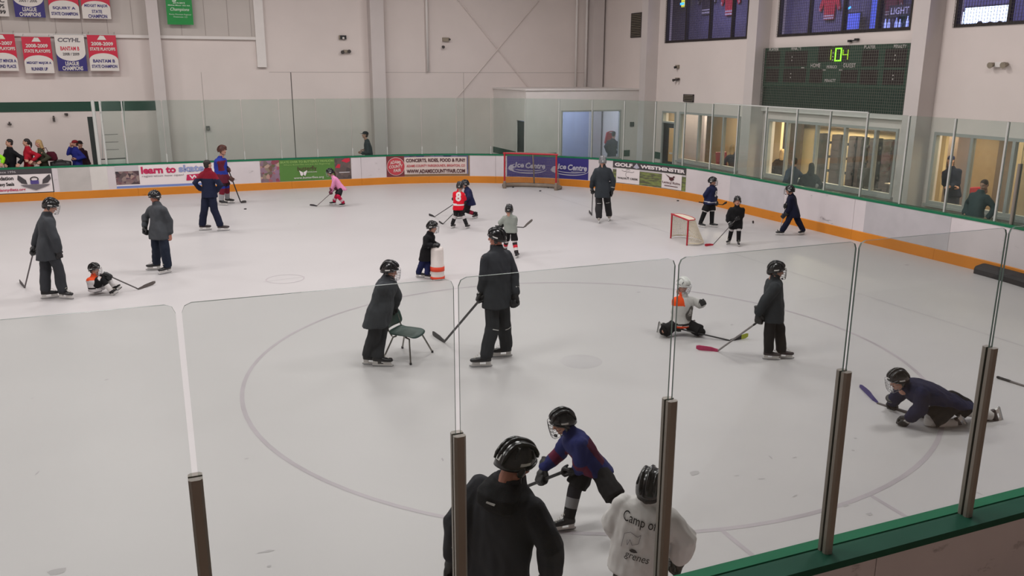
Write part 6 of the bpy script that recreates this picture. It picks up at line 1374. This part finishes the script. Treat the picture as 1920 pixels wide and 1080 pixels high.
# dashing skater in the foreground
g = G(1075, 985)
st = stick('black hockey stick of the dashing skater, half hidden behind the nearest coach', SP(g, 1068, 880, -0.02), G(925, 937), G(895, 930), '#232122', '#1d1b1c', k=0.9)
person('skater in blue and maroon jersey lunging left beyond the nearest coach', (1075, 985), 1.38, -70, (1055, 791), (1070, 813), (1112, 872), ('s', st, 0.05), ('s', st, 0.36), (('p', 1205, 962, -0.05, -55, -38), ('g', 1066, 994, -75)), hy=-75, hp=-20, hs=1.15, bulk=1.12,
       kit=dict(top='jersey', topc='#22275a', botc='#151417', bottom='hockey_shorts', sock=('#151417', '#26242a', '#7a7a7c', '#151417'), hem=0.05, cage=M_cageb, stripes=((lambda t, s, f, a: (t > 0.05 and t < 0.75 and f < -0.03 and a > 0.3), 0, '#4a1730'), (lambda t, s, f, a: 0.16 < a < 0.26, 0, '#5a1a34'))), knees=((1150, 910, -0.1), (1066, 912, 0.0)))
# coach nearest to the viewer
g15 = V3((1.75, 0.49, 0))
n1 = person('coach in dark jacket with hood and black helmet nearest to the viewer, seen from behind', tuple(g15), 1.76, 150, (968, 866), (952, 908), (928, 1105), ('p', 850, 1062, 0.05), ('p', 1030, 1092, -0.05), (('w', g15 + V3((-0.14, 0.02, 0)), 160), ('w', g15 + V3((0.16, -0.04, 0)), 140)), hy=118, hp=-22, bulk=1.08,
       kit=dict(topc='#2b2c31', botc='#242428', hem=0.14, collar=0.085, collarh=0.9, skin=SKIN2, gtrim=M_glovew), elbows=((840, 1000, 0.0), (1022, 1015, -0.10)))
inf = n1[1]
b = MB(); c = inf['nk'] - inf['FS'] * 0.10 - inf['sp'] * 0.05                                 # hood lying on the back
b.loft([sring(inf['nk'] - inf['FS'] * 0.02 + inf['sp'] * 0.045, inf['LF'], inf['FS'], 0.10, 0.10), sring(c + inf['sp'] * 0.03, inf['LF'], inf['FS'], 0.14, 0.09), sring(c - inf['sp'] * 0.05, inf['LF'], inf['FS'], 0.13, 0.075), sring(c - inf['sp'] * 0.12 + inf['FS'] * 0.03, inf['LF'], inf['FS'], 0.07, 0.04)])
hm_ = remesh(b, 0.009, 3, 0.5); crease(hm_, 0.01, 9.0, 3); ho = link('hood', hm_, [cloth('#18191c')], n1[0], True)
b = MB(); b.obox(c - inf['FS'] * 0.086 - inf['sp'] * 0.0, inf['LF'] * 0.028, inf['sp'] * 0.006 + inf['LF'] * -0.002, inf['FS'] * 0.004); b.build('hood_tag', MATS['glove_trim'], ho)
# child in white jersey beside him
g16 = V3((2.80, 0.70, 0))
n2 = person('child in white camp jersey and black helmet beside the nearest coach, seen from behind', tuple(g16), 1.40, 158, (1220, 912), (1215, 939), (1192, 1052), ('p', 1165, 1010, 0.22), ('p', 1272, 1055, 0.02), (('w', g16 + V3((-0.14, 0.0, 0)), 165), ('w', g16 + V3((0.14, -0.06, 0)), 150)), hs=1.2, bulk=1.14, shw=1.02,
       kit=dict(top='jersey', topc='#c6c3c1', botc='#141316', bottom='hockey_shorts', sock=('#141316',), hem=0.06, sleeve=1.35, collarh=1.3, hair=('nape', '#1d1614'), stk=M_helm, cage=M_cageb), elbows=((1128, 985, 0.0), (1296, 1005, -0.05)))
decal(n2[1], 'Camp of', 0.76, -0.01, 0.235, 0.09, '#1b1a1c', bold=0.0, slope=-0.10)
decal(n2[1], 'grenes', 0.20, 0.02, 0.17, 0.05, '#2a282a', bold=0.0, shear=0.2, slope=-0.05)
def sketch(pts, w_=0.012):
    P = []; fs = []
    for i in range(len(pts) - 1):
        (x0, y0), (x1, y1) = pts[i], pts[i + 1]; d = math.hypot(x1 - x0, y1 - y0) or 1; nx, ny = -(y1 - y0) / d * w_, (x1 - x0) / d * w_; k = len(P)
        P += [(x0 + nx, y0 + ny), (x0 - nx, y0 - ny), (x1 - nx, y1 - ny), (x1 + nx, y1 + ny)]; fs.append((k, k + 1, k + 2, k + 3))
    return P, fs
decal(n2[1], '', 0.44, -0.04, 0.13, 0.15, '#77747a', name='printed_drawing', geo=sketch([(0.05, 0.1), (0.1, 0.8), (0.4, 0.95), (0.8, 0.8), (0.95, 0.95), (0.9, 0.5), (0.6, 0.35), (0.45, 0.6), (0.35, 0.3), (0.3, 0.55)]))
decal(n2[1], '', 0.31, -0.01, 0.06, 0.025, '#3a383a', name='printed_drawing', geo=([(0, 0.5), (0.3, 1), (0.7, 1), (1, 0.4), (0.6, 0), (0.2, 0)], [(0, 1, 2, 3, 4, 5)]))
# far coach in front of the golf advert
g = G(1130, 418)
st = stick('thin black hockey stick held by the coach in grey helmet', SP(g, 1111.5, 358, 0.0), G(1109.5, 404), G(1102.5, 398.5), '#232122', '#1d1b1c')
person('coach in charcoal suit and grey helmet in front of the golf advert, seen from behind', (1130, 418), 1.78, 178, (1130, 302), (1130, 313), (1129.5, 362), ('s', st, 0.05), ('p', 1146, 363, 0.0), (('g', 1122.5, 418.5, 175), ('g', 1142, 414, 165)), bulk=0.95,
       kit=dict(kneestrip=1, topc='#2f3439', botc='#2d2c2e', helmet=M_helmg, gtrim=M_glovew, hem=0.20, boots=mat('boot_pale', '#9a938c', 0.5)), elbows=((1110, 340, 0.0), (1146, 340, 0.0)))
# children by the small goal
g = G(1322, 426)
st = stick('black hockey stick carried by the child in navy left of the small child in black', SP(g, 1311, 379, -0.18), SP(g, 1356, 384, 0.30), SP(g, 1362, 382, 0.42), '#1d1b1c', '#1d1b1c', k=0.75)
rS = person('child in navy jersey and black shorts skating behind the small practice goal', (1322, 426), 1.36, 48, (1336, 340.5), (1335.5, 350), (1331, 379), ('s', st, 0.72), ('s', st, 0.30), (('g', 1334, 426, 70), ('g', 1313, 426, 40)), hs=1.15, hp=-5, bulk=1.15,
       kit=dict(crouch=0.93, top='jersey', topc='#1a1f3f', botc='#141316', bottom='hockey_shorts', sock=('#c9c6c6', '#17171a', '#17171a', '#17171a'), cage=M_cageb, hem=0.10, stripes=((lambda t, s, f, a: -0.10 < t < -0.03, 0, '#a9a9b2'),)), knees=((1337, 402, -0.1), (1320, 402, -0.2)))
decal(rS[1], 'S', 0.55, 0.02, 0.11, 0.16, '#c9c6c8', True, bold=0.06)
g = G(1376, 459)
st = stick('grey hockey stick with red blade held by the small child in black', SP(g, 1385, 406, -0.16), G(1336, 460), G(1322.5, 462.5), '#5a5656', '#b3122e', k=0.72)
person('small child in black facing the viewer beside the practice goal', (1376, 459), 1.19, -8, (1382.5, 377), (1382, 388), (1379.5, 424), ('s', st, 0.08), ('s', st, 0.30), (('g', 1384, 461, -8), ('g', 1367, 457, -40)), hs=1.28, bulk=1.12,
       kit=dict(top='jersey', topc='#0f0f11', botc='#0f0f11', bottom='hockey_shorts', sock=('#b9b6b6', '#141316', '#141316'), gtrim=M_glovew, hem=0.14, cage=None), knees=((1386, 443, -0.2), (1371, 443, -0.2)))
g = G(1485, 441)
st = stick('white shafted hockey stick in front of the child in navy by the end boards', SP(g, 1473, 384, -0.12), G(1461, 437), G(1455.5, 434), '#b9b6b6', '#2a2628', k=0.78)
person('child in navy suit striding left beside the end boards', (1485, 441), 1.34, -118, (1481, 357), (1483, 366), (1489, 402), ('s', st, 0.42), ('s', st, 0.05), (('g', 1466, 441, -90), ('g', 1505, 440, -60)), hs=1.2, hp=-5, bulk=1.12,
       kit=dict(crouch=0.92, topc='#12152b', botc='#11142a', hem=0.16, cage=M_cageb), knees=((1475, 422, -0.1), (1497, 420, 0.0)))
# crawling child
g = G(1740, 795)
st = stick('hockey stick with purple blade lying under the crawling child', G(1752, 792) + UP * 0.03, G(1640, 755), G(1611, 726), '#4a4444', '#3b2f6e', k=1.15)
person('child in navy jersey crawling on the ice at the right', (1740, 795), 1.48, -82, (1684, 712), (1702, 727), (1785, 752), ('p', 1697, 790, -0.08), ('s', st, 0.72), (('a', 1790, 795, 0.0, -85, -125), ('a', 1858, 779, 0.12, -85, -112)), hy=-80, hp=-22, hs=1.12, bulk=1.3,
       kit=dict(top='jersey', topc='#181a36', botc='#131216', bottom='hockey_shorts', sock=('#cfcdcb', '#cfcdcb', '#c4c2c0'), boots=M_boot2, cage=M_cage, hem=0.08, gtrim=M_glovew), knees=((1742, 790, -0.05), (1824, 785, 0.12)), elbows=((1722, 800, -0.1), (1688, 752, 0.1)))
stick('worn grey hockey stick lying on the ice at the right edge', G(1871, 710) + UP * 0.02, G(2040, 762), G(2075, 770), '#6a6462', '#2a2628', k=1.0)
# ------------------------------------------------------------------ people behind the boards and windows
def onlooker(label, gx, gy, H, yaw, head, neck, pelvis, kit, L=None, R=None, hy=None, hp=0.0, gz=0.0, elbows=(None, None), hs=1.0, bulk=1.0, group=None):
    K = dict(armfit=False, helmet=None, skates=False, barehands='LR', lod=1.15, hem=0.10, boots=M_boot); K.update(kit)
    return person(label, (gx, gy, 0), H, yaw, head, neck, pelvis, L, R, 'auto', hy=hy, hp=hp, kit=K, ground=gz, elbows=elbows, hs=hs, bulk=bulk, group=group)
p = AY(18, 300, 27.0); onlooker('man in black sweater standing behind the far boards at the left', p.x, 27.0, 1.76, -25, (17, 268), (18, 279), (22, 322), dict(topc='#141418', botc='#1b1b20', hair=('short', '#1d1614')), ('p', 34, 310, -0.30), ('p', 10, 311, -0.35), hy=-50)
p = AY(52, 300, 27.0); onlooker('woman in red jacket with dark tied hair behind the far boards', p.x, 27.0, 1.74, -45, (49, 267), (52, 278), (55, 322), dict(topc='#a01528', botc='#1b1b20', hair=('tail', '#1d1614')), ('p', 58, 304, -0.32), ('p', 50, 302, -0.38), hy=-65)
p = AY(80, 300, 27.0); r_ = onlooker('blond woman in olive jacket with maroon bag behind the far boards', p.x, 27.0, 1.72, -55, (72, 269), (76, 281), (86, 322), dict(topc='#3a3a2c', botc='#2a2a2e', hair=('long', '#a98a5c')), ('p', 74, 305, -0.32), ('p', 64, 306, -0.3), hy=-70, hp=-10)
b = MB(); c = AY(96, 292, 26.95); b.loft([sring(c + UP * z, HR, HN, w_, 0.09) for z, w_ in ((-0.16, 0.16), (-0.1, 0.2), (0.05, 0.17), (0.13, 0.10))]); m_ = remesh(b, 0.02, 2); bag = thing('shoulder_bag', 'maroon shoulder bag on the blond woman behind the boards', 'bag', c - UP * 0.16); link('bag_body', m_, [cloth('#4a1222')], bag, True)
b = MB(); b.tube([c + UP * 0.1 - HR * 0.08, AY(86, 277, 26.85), AY(79, 279, 26.9)], 0.012, 6); b.build('strap', cloth('#4a1222'), bag)
p = AY(143, 290, 27.1); onlooker('boy in blue shirt and red cap shading his face behind the far boards', p.x, 27.1, 1.62, -40, (140, 269.5), (142, 279), (146, 308), dict(topc='#232a78', botc='#26201e', hat='#7a2226', hair=('short', '#3a241a')), ('p', 140, 299, -0.2), ('p', 133, 272, -0.15), hy=-50, elbows=(None, (130, 285, -0.1)))
p = AY(154, 290, 27.5); onlooker('person in maroon jacket and black cap behind the boy in blue', p.x, 27.5, 1.64, 75, (150, 270.5), (153, 281), (156, 310), dict(topc='#2c1520', botc='#17151a', hat='#1c1416', hair=('short', '#3a241a')), hy=60)
p = AY(-16, 300, 26.9); onlooker('person in high-visibility lime jacket at the left edge behind the boards', p.x, 26.9, 1.70, -20, (-20, 270), (-19, 281), (-16, 320), dict(topc='#8fd81e', botc='#1b1b20', hat='#20242a', hair=('short', '#1d1614')), ('p', 3, 309, -0.25), None)
p = AY(690, 290, 27.3); onlooker('man in grey shirt and black cap leaning behind the far glass', p.x, 27.3, 1.86, -80, (684.5, 253), (688, 264.5), (694, 303), dict(topc='#3c4146', botc='#2a2a2e', hat='#181c26', hair=('short', '#3a241a')), ('p', 676, 287, -0.05), ('p', 680, 281, 0.1), hy=-85, hp=5)
p = AY(1147, 290, 26.9); onlooker('person in dark shirt with hand on hip inside the corner room', p.x, 26.9, 1.80, 150, (1151, 252), (1149, 262), (1146, 298), dict(topc='#1f2026', botc='#8a7f78', hair=('short', '#1d1614'), lod=1.3), ('p', 1141, 288, 0.0), None, elbows=((1136, 278, -0.1), None))
p = AX(1374, 320, 18.2); onlooker('blond woman in navy top behind the left lobby window', 18.2, p.y, 1.62, 165, (1373, 276.5), (1374.5, 288), (1376, 325), dict(topc='#1d2236', botc='#1b1b20', hair=('long', '#a98a5c'), lod=1.3))
p = AX(1464, 340, 18.6); onlooker('blond woman in black top behind the left pane of the middle lobby window', 18.6, p.y, 1.66, 150, (1467, 286), (1465, 298), (1461, 338), dict(topc='#18151c', botc='#2a2a2e', hair=('long', '#a98a5c'), lod=1.3))
p = AX(1486, 360, 16.3); onlooker('man in blue grey shirt between the glass and the middle lobby window', 16.3, p.y, 1.66, -160, (1489, 303), (1487.5, 315), (1482, 356), dict(topc='#3f4a5c', botc='#22242c', hair=('short', '#1d1614'), lod=1.3))
p = AX(1517, 365, 16.3); onlooker('dark haired woman in black between the glass and the middle lobby window', 16.3, p.y, 1.64, 175, (1521, 313), (1519, 325), (1515, 366), dict(topc='#1d1f22', botc='#1b1b20', hair=('long', '#1d1614'), lod=1.3))
p = AX(1786, 360, 18.3); onlooker('woman in navy cap and top behind the right lobby window', 18.3, p.y, 1.72, -25, (1783, 301), (1784, 316), (1786, 362), dict(topc='#1d2236', botc='#3a4050', hat='#22264a', hair=('long', '#3a241a'), lod=1.3), ('p', 1778, 352, -0.2), ('p', 1792, 350, -0.2))
p = AX(1832, 400, 16.4); onlooker('man in teal grey shirt between the glass and the right lobby window', 16.4, p.y, 1.68, -60, (1845, 347), (1838, 361), (1827, 408), dict(topc='#3c4a4e', botc='#22242c', hair=('short', '#3a241a'), lod=1.3), hp=-20)
for i, (px, py) in enumerate(((1836, 47), (1855, 48), (1873, 47))):
    p = AX(px, py, 19.4); onlooker('dark silhouette of a bar guest before the bright screen, %s of three' % ('leftmost', 'middle', 'rightmost')[i], 19.4, p.y, 1.1, 170, (px, py), (px, py + 9), (px, py + 30), dict(topc='#15131a', botc='#15131a', hair=('short', '#1d1614'), lod=1.6), gz=4.4, hs=1.3, group='bar guests')
for n_ in NOTE: print('NOTE', n_)
